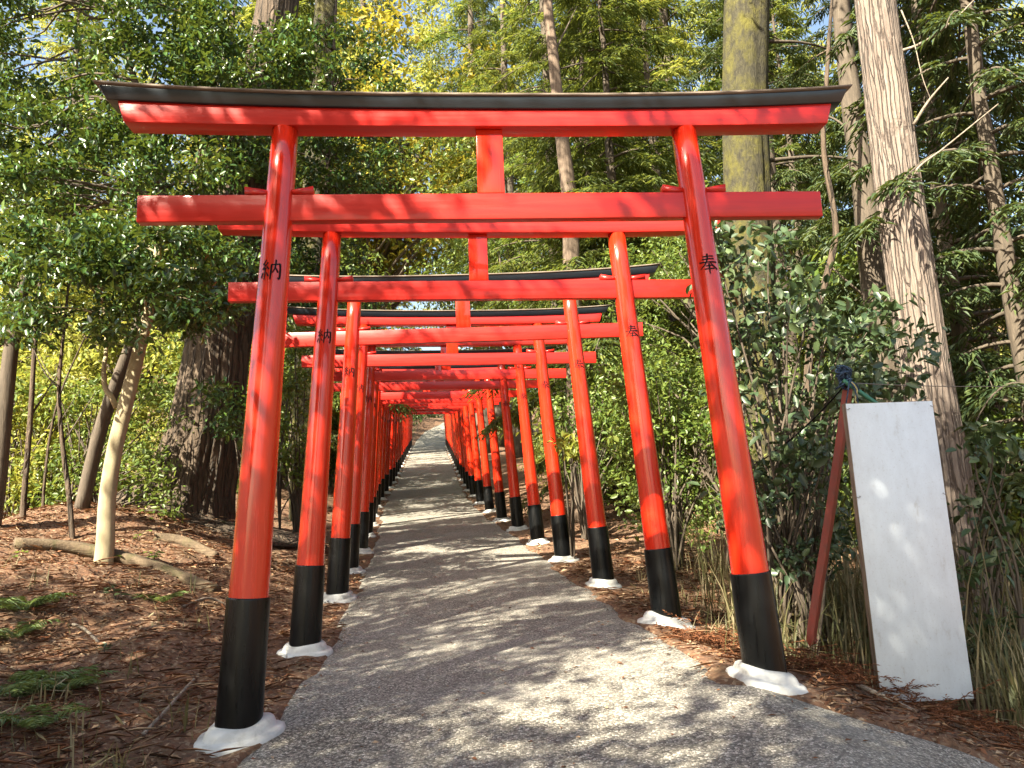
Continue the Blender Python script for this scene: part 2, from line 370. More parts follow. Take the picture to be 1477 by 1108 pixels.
# brush-written characters as strokes wrapped on the post
CH = {-1: [  # 納
    [(.26, 1.0, .05), (.20, .88, .06), (.09, .77, .05)], [(.09, .77, .05), (.20, .74, .05), (.27, .68, .03)],
    [(.36, .86, .06), (.24, .70, .05), (.06, .54, .04)], [(.06, .545, .05), (.2, .56, .05), (.37, .60, .04)],
    [(.30, .68, .03), (.36, .60, .05), (.41, .52, .06)], [(.225, .56, .06), (.22, .3, .06), (.20, .02, .04)],
    [(.11, .38, .04), (.07, .25, .06), (.01, .12, .05)], [(.30, .38, .03), (.35, .28, .05), (.40, .17, .06)],
    [(.53, .76, .06), (.52, .4, .07), (.50, .02, .05)], [(.53, .74, .05), (.72, .76, .045), (.93, .80, .06)],
    [(.93, .80, .07), (.95, .45, .075), (.93, .05, .07), (.83, .12, .02)],
    [(.72, 1.0, .06), (.72, .72, .06), (.67, .5, .05), (.58, .34, .03)], [(.71, .62, .03), (.79, .48, .06), (.85, .36, .07)]],
      1: [  # 奉
    [(.22, .84, .05), (.5, .87, .045), (.79, .89, .06)], [(.18, .70, .05), (.5, .73, .045), (.82, .75, .06)],
    [(.03, .54, .055), (.5, .57, .05), (.97, .59, .07)], [(.47, 1.0, .07), (.44, .72, .06), (.30, .44, .05), (.05, .20, .03)],
    [(.56, .57, .03), (.72, .38, .07), (.97, .21, .08)], [(.32, .36, .05), (.5, .385, .045), (.69, .40, .055)],
    [(.25, .20, .05), (.5, .225, .045), (.76, .24, .06)], [(.50, .50, .06), (.50, .25, .065), (.49, -.04, .04)]]}
def letter_mesh(s, d_mid=.86, size=.116):
    b = MB()
    for st in CH[s]:
        P = np.array(st); m = 9
        Q = smoothpts(P, m) if len(P) > 2 else np.array([P[0] + (P[1] - P[0]) * k / (m - 1) for k in range(m)])
        T = np.gradient(Q[:, :2], axis=0); T /= np.linalg.norm(T, axis=1)[:, None] + 1e-9; Nn = np.stack([-T[:, 1], T[:, 0]], 1)
        rows = []
        for q, nn in zip(Q, Nn):
            row = []
            for k in (-.5, 0, .5):
                u = (q[0] - .5 + nn[0] * q[2] * 1.3 * k) * size; w = (q[1] - .5 + nn[1] * q[2] * 1.3 * k) * size
                d = d_mid - w; r = pil_r(d) + .0022; th = u / r; c = pil_c(s, d)
                row.append((c.x + r * math.sin(th), -r * math.cos(th), c.z))
            rows.append(row)
        b.grid(rows)
    return b.mesh("lettering", True)
me_let = {s: letter_mesh(s) for s in (-1, 1)}
for m_, mt in ((me_lintel, M_BEAM), (me_cap, M_BLACK), (me_roof, M_ROOF), (me_roof, M_BLACK), (me_nuki, M_BEAM), (me_strut, M_PIL)): m_.materials.append(mt)
for f in me_roof.polygons:
    if f.normal.z < -.4: f.material_index = 1      # shade under the overhang, put in as black faces
for s in (-1, 1):
    me_wedge[s].materials.append(M_BEAM); me_pil[s].materials.append(M_PIL); me_slv[s].materials.append(M_SLEEVE); me_let[s].materials.append(M_INK)

def footing_mesh(cx, cy, ox, oy, rg, tall):
    """lumpy two-tier collar of mortar draped on the ground; local to (ox,oy, its root)"""
    b = MB(); n = 36; ph = rg.uniform(0, 6.28, 6); el = rg.uniform(.85, 1.15); ang = rg.uniform(0, 3.14)
    def rad(th, a): return a * (1 + .06 * math.sin(2 * th + ph[0]) + .035 * math.sin(3 * th + ph[1]) + .02 * math.sin(5 * th + ph[2])) * (el if abs(math.cos(th - ang)) > .7 else 1)
    prof = [(.085, tall), (.120, tall), (.138, tall * .96), (.152, tall * .82), (.160, tall * .62), (.164, tall * .46), (.168, tall * .43), (.186, tall * .40), (.200, tall * .31), (.206, tall * .12), (.207, -.05)]
    rows = []
    for a, h in prof:
        row = []
        for i in range(n):
            th = 2 * math.pi * i / n
            r = rad(th, a) if a > .125 else a
            x, y = cx + r * math.cos(th), cy + r * math.sin(th)
            hh = h * (1 + .05 * math.sin(2 * th + ph[3]) + .05 * math.sin(3 * th + ph[4]))
            row.append((x - ox, y - oy, gz(x, y) + hh))
        rows.append(row)
    b.grid(rows[::-1], True); return b.mesh("footing", True)

ORD = "nearest second third fourth fifth sixth seventh eighth ninth tenth eleventh twelfth thirteenth fourteenth fifteenth sixteenth seventeenth eighteenth nineteenth twentieth twenty-first twenty-second twenty-third twenty-fourth twenty-fifth farthest".split()
gy = [4.23, 6.17, 8.23, 10.22, 12.27, 14.35, 16.5, 18.55, 20.81, 23.2, 25.6, 28.0]
gy += list(np.linspace(30.3, 58.0, 14))
rg = np.random.default_rng(11); FEET = []
GATE_LABEL = {0: "nearest and largest red torii gate with black curved cap spanning the path", 25: "farthest and smallest torii at the top end of the tunnel of gates"}
for i, y in enumerate(gy):
    x = float(xc(y)); yaw = math.atan(-(float(xc(y + 2)) - float(xc(y - 2))) / 4) if i else .086
    jit = 0 if i < 3 else 1
    zt = zc(y) + LEG - .01 + jit * rg.uniform(-.03, .05)
    if i < 3: x, y, zt, yaw = [(-.075, 4.259, 2.24 + CZ, .086), (-.237, 6.109, 2.293 + CZ, .117), (-.508, 8.259, 2.436 + CZ, .05)][i]
    g = empty("torii_gate", (x, y, float(zt)), yaw + jit * rg.uniform(-.02, .02))
    tag(g, GATE_LABEL.get(i, "red torii gate over the path, %s from the camera" % ORD[i]), "torii", "red torii gates lining the path")
    bevel(link("lintel", me_lintel, None, g), .004)
    c = bevel(link("cap", me_cap, None, g), .004); link("roof_board", me_roof, None, c)
    bevel(link("tie_beam", me_nuki, None, g), .004); bevel(link("strut", me_strut, None, g), .003)
    for s in (-1, 1):
        p = link("pillar", me_pil[s], None, g); link("base_sleeve", me_slv[s], None, p); link("lettering", me_let[s], None, p)
        for k in (-1, 1): link("wedge", me_wedge[k], None, g, (s * (HT + LEAN * .4), 0, 0))
        # foot of this leg on the ground
        d = 3.2; lx = s * (HT + LEAN * d); ca, sa_ = math.cos(g.rotation_euler.z), math.sin(g.rotation_euler.z)
        wx, wy = x + lx * ca, y + lx * sa_; FEET.append((wx, wy))
        f = link("footing", footing_mesh(wx, wy, x, y, rg, rg.uniform(.075, .095)), M_MORTAR, g)
        f.matrix_parent_inverse = g.matrix_basis.inverted() @ Matrix.Translation((x, y, 0))

# ------------------------------------------------------------------ foliage generators (numpy)
def unit(a): return a / (np.linalg.norm(a, axis=-1, keepdims=True) + 1e-9)
def leaf_arrays(P, D, N, L, Wd, fold=.12, broad=False, droop=.15):
    """P base points, D axis, N up normal, L length, Wd width -> vertices and faces"""
    D = unit(D); Sd = unit(np.cross(D, N)); N = np.cross(Sd, D)
    L = L[:, None]; Wd = Wd[:, None]; n = len(P)
    if broad:
        V = np.stack([P, P + D * L * .28 + Sd * Wd * .44 + N * Wd * fold, P + D * L * .66 + Sd * Wd * .42 + N * (Wd * fold - L * droop * .35),
                      P + D * L - N * L * droop, P + D * L * .66 - Sd * Wd * .42 + N * (Wd * fold - L * droop * .35), P + D * L * .28 - Sd * Wd * .44 + N * Wd * fold], 1)
        o = (np.arange(n) * 6)[:, None]
        return V.reshape(-1, 3), np.concatenate([o + np.array([[0, 5, 4, 3]]), o + np.array([[0, 3, 2, 1]])])
    V = np.stack([P, P + D * L * .45 + Sd * Wd * .5 + N * Wd * fold, P + D * L - N * L * droop, P + D * L * .45 - Sd * Wd * .5 + N * Wd * fold], 1)
    o = (np.arange(n) * 4)[:, None]
    return V.reshape(-1, 3), np.concatenate([o + np.array([[0, 3, 2]]), o + np.array([[0, 2, 1]])])

def clump_leaves(rg, C, Rd, per, size, asp=.45, flat=.65, broad=False, up=.7, shell=.5, out=.8):
    """leaves spread through clumps: C centres (k,3), Rd radii (k), per leaves each"""
    k = len(C); n = k * per
    c = np.repeat(C, per, 0); r = np.repeat(Rd, per)
    d = unit(rg.normal(size=(n, 3))); q = rg.uniform(0, 1, n) ** shell
    off = d * (q * r)[:, None]; off[:, 2] *= flat
    D = unit(off * out + rg.normal(size=(n, 3)) * .75 * r[:, None] + np.array([0, 0, -.12]) * r[:, None])
    N = unit(rg.normal(size=(n, 3)) * (1 - up) * 1.4 + np.array([0, 0, 1.0]) * up + off / r[:, None] * .35)
    L = size * rg.uniform(.45, 1.4, n)
    return leaf_arrays(c + off, D, N, L, L * asp * rg.uniform(.8, 1.2, n), .15, broad)

def crown_clumps(rg, centre, radii, k, rmin, rmax, hollow=.35, zbias=0):
    d = unit(rg.normal(size=(k, 3))); q = rg.uniform(hollow, 1, k) ** .6
    C = np.asarray(centre)[None] + d * q[:, None] * np.asarray(radii)[None]
    C[:, 2] += zbias
    return C, rg.uniform(rmin, rmax, k)

def limbs_to(b, rg, start, C, r0, r1=.006, sag=.12, sides=5):
    for c in C:
        s = np.asarray(start(c), float); v = c - s; L = np.linalg.norm(v)
        m1 = s + v * .35 + rg.normal(size=3) * L * .07 + np.array([0, 0, L * sag]); m2 = s + v * .7 + rg.normal(size=3) * L * .07 + np.array([0, 0, L * sag * .8])
        b.tube(smoothpts([s, m1, m2, c], 9), list(np.linspace(r0, r1, 9)), sides, cap=False)

def bark_r(seed, lob=5, amp=.06, fine=.03):
    def f(th, p, t):
        if fine == .022: return 1 + .02 * math.sin(4 * th + seed) + .016 * math.sin(17 * th + .8 * math.sin(1.3 * p.z)) + .012 * math.sin(31 * th + 1.2 * math.sin(2.1 * p.z + 1)) + .008 * math.sin(9 * p.z + 3 * th)
        return 1 + amp * math.sin(lob * th + seed + p.z * .6) + fine * math.sin(13 * th + 2.1 * p.z + seed) + fine * math.sin(23 * th - 1.3 * p.z + 2 * seed)
    return f

def tree(name, base, label, cat, group=None):
    return tag(empty(name, base), label, cat, group)
def rel(P, base): return np.asarray(P, float) - np.array(base)

def leafmesh(name, arrs):
    V = []; Fq = {}; o = 0
    for v, f in arrs:
        V.append(v); Fq.setdefault(f.shape[1], []).append(f + o); o += len(v)
    return npmesh(name, np.concatenate(V), [np.concatenate(x) for x in Fq.values()])

# ---- conifer prototypes: straight trunk, drooping flat sprays
def conifer_parts(seed, H, z0, blen, nb, leaf=.15, lw=.028, droop=.5, dens=1.0, r0=.2):
    rg = np.random.default_rng(seed)
    tb = MB(); zz = np.linspace(0, H, 26)
    wx = np.cumsum(rg.normal(0, .018, 26)); wy = np.cumsum(rg.normal(0, .018, 26))
    axis = np.stack([wx, wy, zz], -1); axis -= axis[0]
    rr = r0 * (1 - zz / H * .88); rr[0] *= 1.35; rr[1] *= 1.08
    tb.tube(axis, list(rr), 14, bark_r(seed, 4, .05, .03))
    Ps, Ds, Ns = [], [], []; br = MB()
    for k in range(nb):
        t = (k + rg.uniform(0, 1)) / nb; z = z0 + (H - z0) * t ** 1.05
        az = k * 2.399 + rg.uniform(-.5, .5)
        Lb = blen * (1 - t) ** .75 * rg.uniform(.6, 1.15) * min(1, .55 + 2.2 * t) + .3
        base = np.array([np.interp(z, zz, axis[:, 0]), np.interp(z, zz, axis[:, 1]), z])
        dirh = np.array([math.cos(az), math.sin(az), 0]); m = 9
        s = np.linspace(0, 1, m); rise = rg.uniform(.05, .3)
        curve = base + dirh * (s * Lb)[:, None] + np.array([0, 0, 1]) * (Lb * (rise * s - droop * s ** 2))[:, None]
        br.tube(curve, list(np.linspace(.012 + .012 * Lb, .004, m)), 4, cap=False)
        npt = int(max(6, Lb * 21 * dens))
        for q in rg.uniform(.18, 1, npt):
            i = min(int(q * (m - 1)), m - 2); f = q * (m - 1) - i; p = curve[i] * (1 - f) + curve[i + 1] * f
            side = np.array([-math.sin(az), math.cos(az), 0]) * rg.choice([-1, 1])
            sl_ = (.22 + .35 * Lb * .4 * (1 - abs(q - .5))) * rg.uniform(.6, 1.2)
            sd = unit(side * rg.uniform(.5, 1.1) + dirh * rg.uniform(.2, .9) + np.array([0, 0, rg.uniform(-.55, .1)]))
            nl = 9
            for j in range(nl):
                a = (j + .5) / nl; pp = p + sd * sl_ * a + np.array([0, 0, -.30 * sl_ * a * a])
                Ps.append(pp); ang = (1 if j % 2 else -1) * rg.uniform(.5, 1.0)
                w = np.cross(sd, [0, 0, 1]); w /= np.linalg.norm(w) + 1e-9
                Ds.append(sd * math.cos(ang) + w * math.sin(ang) + np.array([0, 0, rg.uniform(-.5, -.05)]))
                Ns.append([rg.normal() * .45, rg.normal() * .45, 1])
    P = np.array(Ps); n = len(P); L = leaf * rg.uniform(.6, 1.3, n)
    v = leaf_arrays(P, np.array(Ds), np.array(Ns), L, lw * rg.uniform(.7, 1.4, n), .1, False, .25)
    return tb.mesh("trunk", True), br.mesh("branches", True), leafmesh("foliage", [v])
CON = {"tall": conifer_parts(1, 17, 2.2, 2.7, 95, r0=.20), "slim": conifer_parts(2, 14, 1.6, 1.9, 95, r0=.13, droop=.6),
       "dense": conifer_parts(3, 12, .8, 2.5, 105, r0=.15, dens=1.35, droop=.45), "high": conifer_parts(4, 19, 6.0, 2.6, 75, r0=.26, droop=.55)}
def conifer(kind, x, y, label, leaf=None, bark=None, sc=1.0, rz=0.0, name="conifer_tree", group="conifers around the torii path", tilt=(0, 0)):
    tm, bm, fm = CON[kind]
    leaf = leaf or M_CONIFER; bark = bark or M_BARK_THIN
    r = tree(name, gp(x, y, -.1), label, "tree", group)
    r.rotation_euler = (tilt[0], tilt[1], rz); r.scale = (sc, sc, sc)
    for nm, m_, mt in (("trunk", tm, bark), ("branches", bm, bark), ("foliage", fm, leaf)):
        if not m_.materials: m_.materials.append(None)
        o = link(nm, m_, None, r); o.material_slots[0].link = 'OBJECT'; o.material_slots[0].material = mt
    return r

# ---- broadleaf prototypes (for trees whose crown only is seen, and shrubs)
def broad_parts(seed, H, radii, k, per, size, rmin, rmax, r0=.12, broad=False, zc_=.62, asp=.45):
    rg = np.random.default_rng(seed)
    C, Rd = crown_clumps(rg, (0, 0, H * zc_), radii, k, rmin, rmax)
    tb = MB(); P = smoothpts([(0, 0, -.1), (rg.normal() * .12, rg.normal() * .12, H * .3), (rg.normal() * .25, rg.normal() * .25, H * .6), (rg.normal() * .3, rg.normal() * .3, H * .85)], 16)
    tb.tube(P, list(np.linspace(r0, r0 * .25, 16)), 10, bark_r(seed, 3, .05, .02))
    def st(c):
        zz = min(max(c[2] * .62, H * .22), H * .8); i = int(np.argmin(abs(P[:, 2] - zz))); return P[i]
    limbs_to(tb, rg, st, C[: max(8, k // 2)], r0 * .3, .006)
    return tb.mesh("trunk", True), leafmesh("foliage", [clump_leaves(rg, C, Rd, per, size, asp, .7, broad)])
BRD = {"round": broad_parts(21, 9, (3.0, 3.0, 3.0), 110, 170, .13, .45, .85, .17), "loose": broad_parts(22, 8, (2.4, 2.4, 3.0), 70, 150, .12, .4, .8, .12),
       "shade": broad_parts(29, 9, (3.3, 3.3, 2.7), 290, 170, .14, .5, .9, .17),
       "bush": broad_parts(23, 2.2, (1.1, 1.1, 1.0), 46, 120, .075, .2, .4, .035, zc_=.5), "low": broad_parts(24, 1.2, (.8, .8, .5), 30, 90, .06, .15, .3, .02, zc_=.5),
       "sprig": broad_parts(25, 3.4, (.8, .8, 1.5), 40, 70, .085, .18, .38, .028, zc_=.55)}
def broadleaf(kind, x, y, label, leaf, bark=None, sc=1.0, rz=0.0, name="broadleaf_tree", cat="tree", group="broadleaf trees around the torii path", z=None):
    tm, fm = BRD[kind]; bark = bark or M_BARK_THIN
    r = tree(name, gp(x, y, -.05), label, cat, group); r.rotation_euler.z = rz; r.scale = (sc, sc, sc if z is None else z)
    for nm, m_, mt in (("trunk", tm, bark), ("foliage", fm, leaf)):
        if not m_.materials: m_.materials.append(None)
        o = link(nm if cat == "tree" or nm != "trunk" else "stems", m_, None, r); o.material_slots[0].link = 'OBJECT'; o.material_slots[0].material = mt
    return r

# ------------------------------------------------------------------ trees by hand, left side
rg = np.random.default_rng(77)
# glossy evergreen with the smooth pale trunk
Yp = 7.5
ctl = [at(152, 782, Yp), at(155, 720, Yp), at(166, 650, Yp), at(183, 580, Yp), at(198, 520, Yp), at(214, 455, Yp), at(226, 380, Yp - .1), at(236, 300, Yp - .1)]
base = Vector((ctl[0].x, ctl[0].y, gz(ctl[0].x, ctl[0].y)))
r = tree("evergreen_tree", base, "small evergreen with a smooth pale crooked trunk left of the nearest torii", "tree", "glossy evergreens left of the path")
b = MB(); P = smoothpts([base + Vector((-.02, 0, -.15))] + ctl[0:], 40)
b.tube(rel(P, base), list(np.interp(np.linspace(0, 1, 40), [0, .06, .3, .6, 1], [.105, .085, .075, .065, .03])), 16, bark_r(2, 3, .06, .02))
side = smoothpts([at(164, 575, Yp), at(152, 560, Yp), at(150, 530, Yp), at(153, 505, Yp + .1), at(150, 440, Yp + .2), at(130, 380, Yp + .2)], 16)
side[0] = np.array(at(168, 588, Yp))
b.tube(rel(side, base), list(np.linspace(.03, .012, 16)), 8)
cl = []
for (x0, x1, y0, y1, n) in ((0, 330, 330, 480, 62), (30, 250, 300, 400, 26), (150, 330, 350, 470, 16)):
    for _ in range(n):
        cl.append(at(rg.uniform(x0, x1), rg.uniform(y0, y1), Yp + rg.uniform(-1.0, .9)))
C = rel(cl, base); Rd = rg.uniform(.16, .34, len(C))
tops = rel(P[24:], base); sidr = rel(side[8:], base); sk = np.concatenate([tops, sidr])
limbs_to(b, rg, lambda c: sk[int(np.argmin(np.linalg.norm((sk - c) * np.array([1, 1, 1.6]), axis=1)))], C[::2], .014, .004, .08)
link("trunk", b.mesh("trunk", True), M_BARK_PALE, r)
link("foliage", leafmesh("foliage", [clump_leaves(rg, C, Rd, 150, .075, .48, .6, True, .75)]), M_CAMELLIA, r)

def glossy_tree(label, trunk_px, Yt, rad, regions, per, size, mat, bark, limbn=2, dy=1.0, cr=(.2, .42), Yc=None):
    """trunk through photographed points at depth Yt, crown through the listed regions at the same depth"""
    ctl = [at(px, py, Yt) for px, py in trunk_px]
    base = Vector((ctl[0].x, ctl[0].y, gz(ctl[0].x, ctl[0].y)))
    r = tree("evergreen_tree", base, label, "tree", "glossy evergreens left of the path")
    P = smoothpts([base + Vector((0, 0, -.15))] + ctl[1:], 30); b = MB()
    b.tube(rel(P, base), list(np.linspace(rad, rad * .35, 30)), 12, bark_r(len(label), 3, .06, .03))
    cl = []
    for (x0, x1, y0, y1, n) in regions:
        cl += [at(rg.uniform(x0, x1), rg.uniform(y0, y1), (Yc or Yt) + rg.uniform(-dy, dy)) for _ in range(n)]
    C = rel(cl, base); Rd = rg.uniform(cr[0], cr[1], len(C)); sk = rel(P[12:], base)
    limbs_to(b, rg, lambda c: sk[int(np.argmin(np.linalg.norm((sk - c) * np.array([1, 1, 1.6]), axis=1)))], C[::limbn], rad * .28, .005, .05)
    link("trunk", b.mesh("trunk", True), bark, r)
    link("foliage", leafmesh("foliage", [clump_leaves(rg, C, Rd, per, size, .48, .6, True, .75)]), mat, r)
glossy_tree("forked dark-trunked evergreen behind the left end of the nearest torii's tie beam", [(112, 775), (150, 600), (214, 430), (232, 330), (232, 240), (214, 175), (190, 100), (170, 20)], 9.3, .085,
            [(-60, 240, 150, 300, 54), (120, 330, 190, 290, 22), (-60, 330, -50, 160, 96), (-60, 130, 200, 330, 22)], 130, .085, M_CAMELLIA, M_BARK_THIN, 4)
glossy_tree("evergreen with dark spreading leaves hanging in front of the big old trunk", [(318, 745), (306, 560), (288, 380), (282, 270), (300, 170), (330, 60), (350, -60)], 12.6, .07,
            [(250, 440, 40, 130, 46), (230, 400, 130, 240, 12), (270, 420, 330, 440, 20), (290, 350, 565, 625, 5), (330, 420, 195, 260, 12)], 120, .085, M_CAMELLIA, M_BARK_DARK, 3, Yc=10.0)
glossy_tree("dark-leaved evergreen whose twigs hang between the third torii's left post and cap", [(462, 745), (466, 560), (468, 420), (470, 330), (473, 240), (480, 120), (485, 0)], 11.6, .06,
            [(440, 570, 120, 300, 50), (425, 560, 385, 470, 20), (410, 520, 300, 400, 14), (430, 560, 30, 130, 14)], 115, .085, M_CAMELLIA, M_BARK_DARK, 3)

# the big old trunk with its buttressed foot
Yb = 11.0
ctl = [(262, 735), (275, 700), (296, 620), (312, 520), (332, 400), (356, 260), (380, 120), (400, 10), (420, -160), (440, -420), (460, -700)]
P0 = [at(px, py, Yb) for px, py in ctl]
base = Vector((P0[0].x, P0[0].y, gz(P0[0].x, P0[0].y)))
r = tree("old_tree", base, "huge old tree with rough dark bark and flaring foot behind the nearest left post", "tree")
b = MB(); P = smoothpts([base + Vector((-.05, 0, -.35))] + P0, 70)
wv = [2 * .5 * w for w in (0,)]
def bigr(th, p, t):
    bt = max(0, 1 - t / .12)
    return 1 + .05 * math.sin(4 * th + 1) + .03 * math.sin(9 * th + p.z * .9) + .022 * math.sin(31 * th + 2.5 * p.z) + .018 * math.sin(47 * th - 1.7 * p.z) + bt ** 1.6 * (.30 * max(0, math.sin(3 * th + .6)) + .22 * max(0, math.sin(5 * th + 2.2)) + .25)
b.tube(rel(P, base), list(np.interp(np.linspace(0, 1, 70), [0, .05, .1, .18, .28, .4, .6, 1], [1.3, 1.02, .76, .58, .47, .42, .34, .2])), 96, bigr)
# a burl bulging from the foot and two high limbs
link("trunk", b.mesh("trunk", True), M_BARK_DARK, r)
hb = MB(); tops = rel(P[44:], base)
C, Rd = crown_clumps(rg, rel([at(430, -420, Yb)], base)[0], (4.6, 4.2, 2.8), 90, .5, 1.0)
limbs_to(hb, rg, lambda c: tops[int(np.argmin(np.linalg.norm((tops - c) * np.array([1, 1, 1.5]), axis=1)))], C, .07, .012)
link("limbs", hb.mesh("limbs", True), M_BARK_DARK, r)
link("foliage", leafmesh("foliage", [clump_leaves(rg, C, Rd, 90, .13, .45, .7)]), M_CAMELLIA, r)

def bole(name, label, px, Yt, radii, bark, cat="tree", sides=20, seed=1, group=None, crown=None, crown_kind=None, stubs=(), amp=.05, fine=.03, n=48, lean=0.0):
    """a tall trunk through photographed points; crown = (centre height, radii, clumps, leaf material)"""
    ctl = [at(a, c, Yt + lean * k) for k, (a, c) in enumerate(px)]
    base = Vector((ctl[0].x, ctl[0].y, gz(ctl[0].x, ctl[0].y)))
    r = tree(name, base, label, cat, group); b = MB()
    P = smoothpts([base + Vector((0, 0, -.25))] + ctl[1:], n)
    b.tube(rel(P, base), list(np.interp(np.linspace(0, 1, n), np.linspace(0, 1, len(radii)), radii)), sides, bark_r(seed, 4, amp, fine))
    link("trunk", b.mesh("trunk", True), bark, r)
    if stubs:
        for st in stubs:
            sb = MB(); pts = [at(a, c, Yt + dy) for a, c, dy in st[:-1]]
            sb.tube(rel(smoothpts(pts, 12), base), list(np.linspace(st[-1], st[-1] * .35, 12)), 6)
            link("dead_branch", sb.mesh("dead_branch", True), M_TWIG if bark is M_BARK_PEEL else M_BARK_THIN, r)
    if crown:
        k, rr, cl_, lm, size = crown
        C, Rd = crown_clumps(rg, rel([P[-1]], base)[0], rr, cl_, .45, .9)
        lb = MB(); tops = rel(P[-14:], base)
        limbs_to(lb, rg, lambda c: tops[int(np.argmin(np.linalg.norm((tops - c) * np.array([1, 1, 1.5]), axis=1)))], C[::2], .04, .01)
        link("limbs", lb.mesh("limbs", True), bark, r)
        link("foliage", leafmesh("foliage", [clump_leaves(rg, C, Rd, 80, size, .42, .7)]), lm, r)
    return r
bole("moss_covered_tree", "trunk patched with bright yellow moss at the top edge, right of the huge old tree", [(440, 720), (448, 500), (456, 300), (464, 150), (471, 0), (482, -250), (490, -500)], 14.0, [.30, .27, .25, .23, .2, .12], M_BARK_MOSS, seed=3, crown=(0, (3.4, 3.4, 2.6), 60, M_UNDER, .14))
bole("moss_covered_tree", "thick mossy trunk rising behind the right end of the nearest torii", [(1093, 760), (1088, 560), (1080, 330), (1075, 160), (1077, 0), (1082, -250), (1090, -600)], 11.0, [.42, .37, .335, .325, .33, .28, .15], M_BARK_MOSS, sides=32, seed=5, crown=(0, (4.2, 4.2, 2.8), 75, M_UNDER, .14),
     stubs=[[(1105, 232, 0), (1180, 226, .2), (1240, 232, .3), (1300, 250, .2), .035], [(1108, 60, 0), (1160, 62, .1), (1220, 78, .3), .03]])
bole("peeling_bark_tree", "tall straight trunk with pale shredding bark behind the blank white board", [(1408, 985), (1385, 830), (1358, 660), (1332, 520), (1304, 330), (1282, 160), (1262, 0), (1236, -240), (1200, -620)], 7.6, [.26, .24, .232, .230, .226, .215, .20, .17, .10], M_BARK_PEEL, sides=110, seed=8, amp=.03, fine=.022, n=90,
     stubs=[[(1296, 75, -.1), (1330, 62, -.2), (1375, 30, -.4), (1405, 0, -.5), .018], [(1318, 180, -.2), (1340, 145, -.3), (1368, 112, -.4), .02], [(1308, 285, -.25), (1322, 245, -.3), (1360, 215, -.35), (1440, 150, -.5), .016],
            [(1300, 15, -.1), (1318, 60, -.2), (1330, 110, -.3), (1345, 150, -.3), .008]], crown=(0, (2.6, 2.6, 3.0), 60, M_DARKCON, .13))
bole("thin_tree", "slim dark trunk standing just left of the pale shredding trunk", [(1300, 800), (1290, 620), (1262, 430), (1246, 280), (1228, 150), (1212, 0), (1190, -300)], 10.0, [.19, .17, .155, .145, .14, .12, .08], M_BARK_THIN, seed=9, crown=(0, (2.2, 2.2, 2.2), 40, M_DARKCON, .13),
     stubs=[[(1238, 200, 0), (1200, 170, .2), (1150, 160, .4), .02], [(1250, 300, 0), (1290, 310, -.2), (1340, 300, -.4), .016], [(1262, 440, 0), (1215, 400, .1), (1195, 380, .2), .02]])
bole("thin_tree", "slender crooked trunk between the mossy trunk and the slim dark trunk", [(1170, 760), (1165, 600), (1172, 480), (1200, 370), (1205, 320), (1188, 215), (1192, 120), (1200, 0)], 9.0, [.06, .05, .045, .04, .034, .03, .02], M_BARK_DARK, sides=10, seed=4)
bole("pale_tree", "pale kinked trunk above the middle of the nearest torii, its foot behind the right posts", [(838, 742), (833, 620), (829, 500), (825, 400), (822, 300), (812, 210), (803, 130), (797, 70), (790, 0), (784, -180)], 14.5, [.20, .175, .165, .16, .155, .14, .125, .115, .10, .08], M_BARK_CYP, sides=18, seed=6, n=60,
     stubs=[[(800, 75, 0), (815, 45, .1), (832, 10, .2), .03], [(806, 150, 0), (780, 130, .2), (745, 140, .3), .02], [(806, 100, 0), (850, 90, .3), (900, 95, .5), .02]])
bole("leaning_tree", "grey mossy trunk leaning in at the left edge of the view", [(-20, 790), (-4, 690), (8, 580), (20, 480), (40, 390), (64, 320)], 7.9, [.10, .085, .075, .06, .04], M_BARK_THIN, seed=2, sides=14)
SAP = [("dark upright sapling near the left edge, right of the leaning grey trunk", [(30, 785), (36, 700), (44, 600), (50, 500), (58, 400), (50, 300)], 8.6, .035),
       ("thin wavy sapling with a sunlit foot between the dark sapling and the pale trunk", [(108, 790), (100, 720), (90, 640), (85, 560), (92, 480), (100, 400)], 8.2, .03),
       ("very thin dark sapling leaning beside the wavy sapling", [(60, 770), (64, 700), (72, 630), (90, 560), (130, 470)], 9.4, .02)]
for lab, px, Yt, rad in SAP:
    bole("sapling", lab, px, Yt, [rad, rad * .9, rad * .7, rad * .4], M_BARK_DARK, sides=8, seed=1, group="thin saplings at the left edge", n=26,
         stubs=[[(px[2][0], px[2][1], 0), (px[2][0] + 20, px[2][1] - 30, .1), (px[2][0] + 48, px[2][1] - 75, .2), rad * .4], [(px[3][0], px[3][1], 0), (px[3][0] - 22, px[3][1] - 25, .1), (px[3][0] - 40, px[3][1] - 65, .1), rad * .4]])

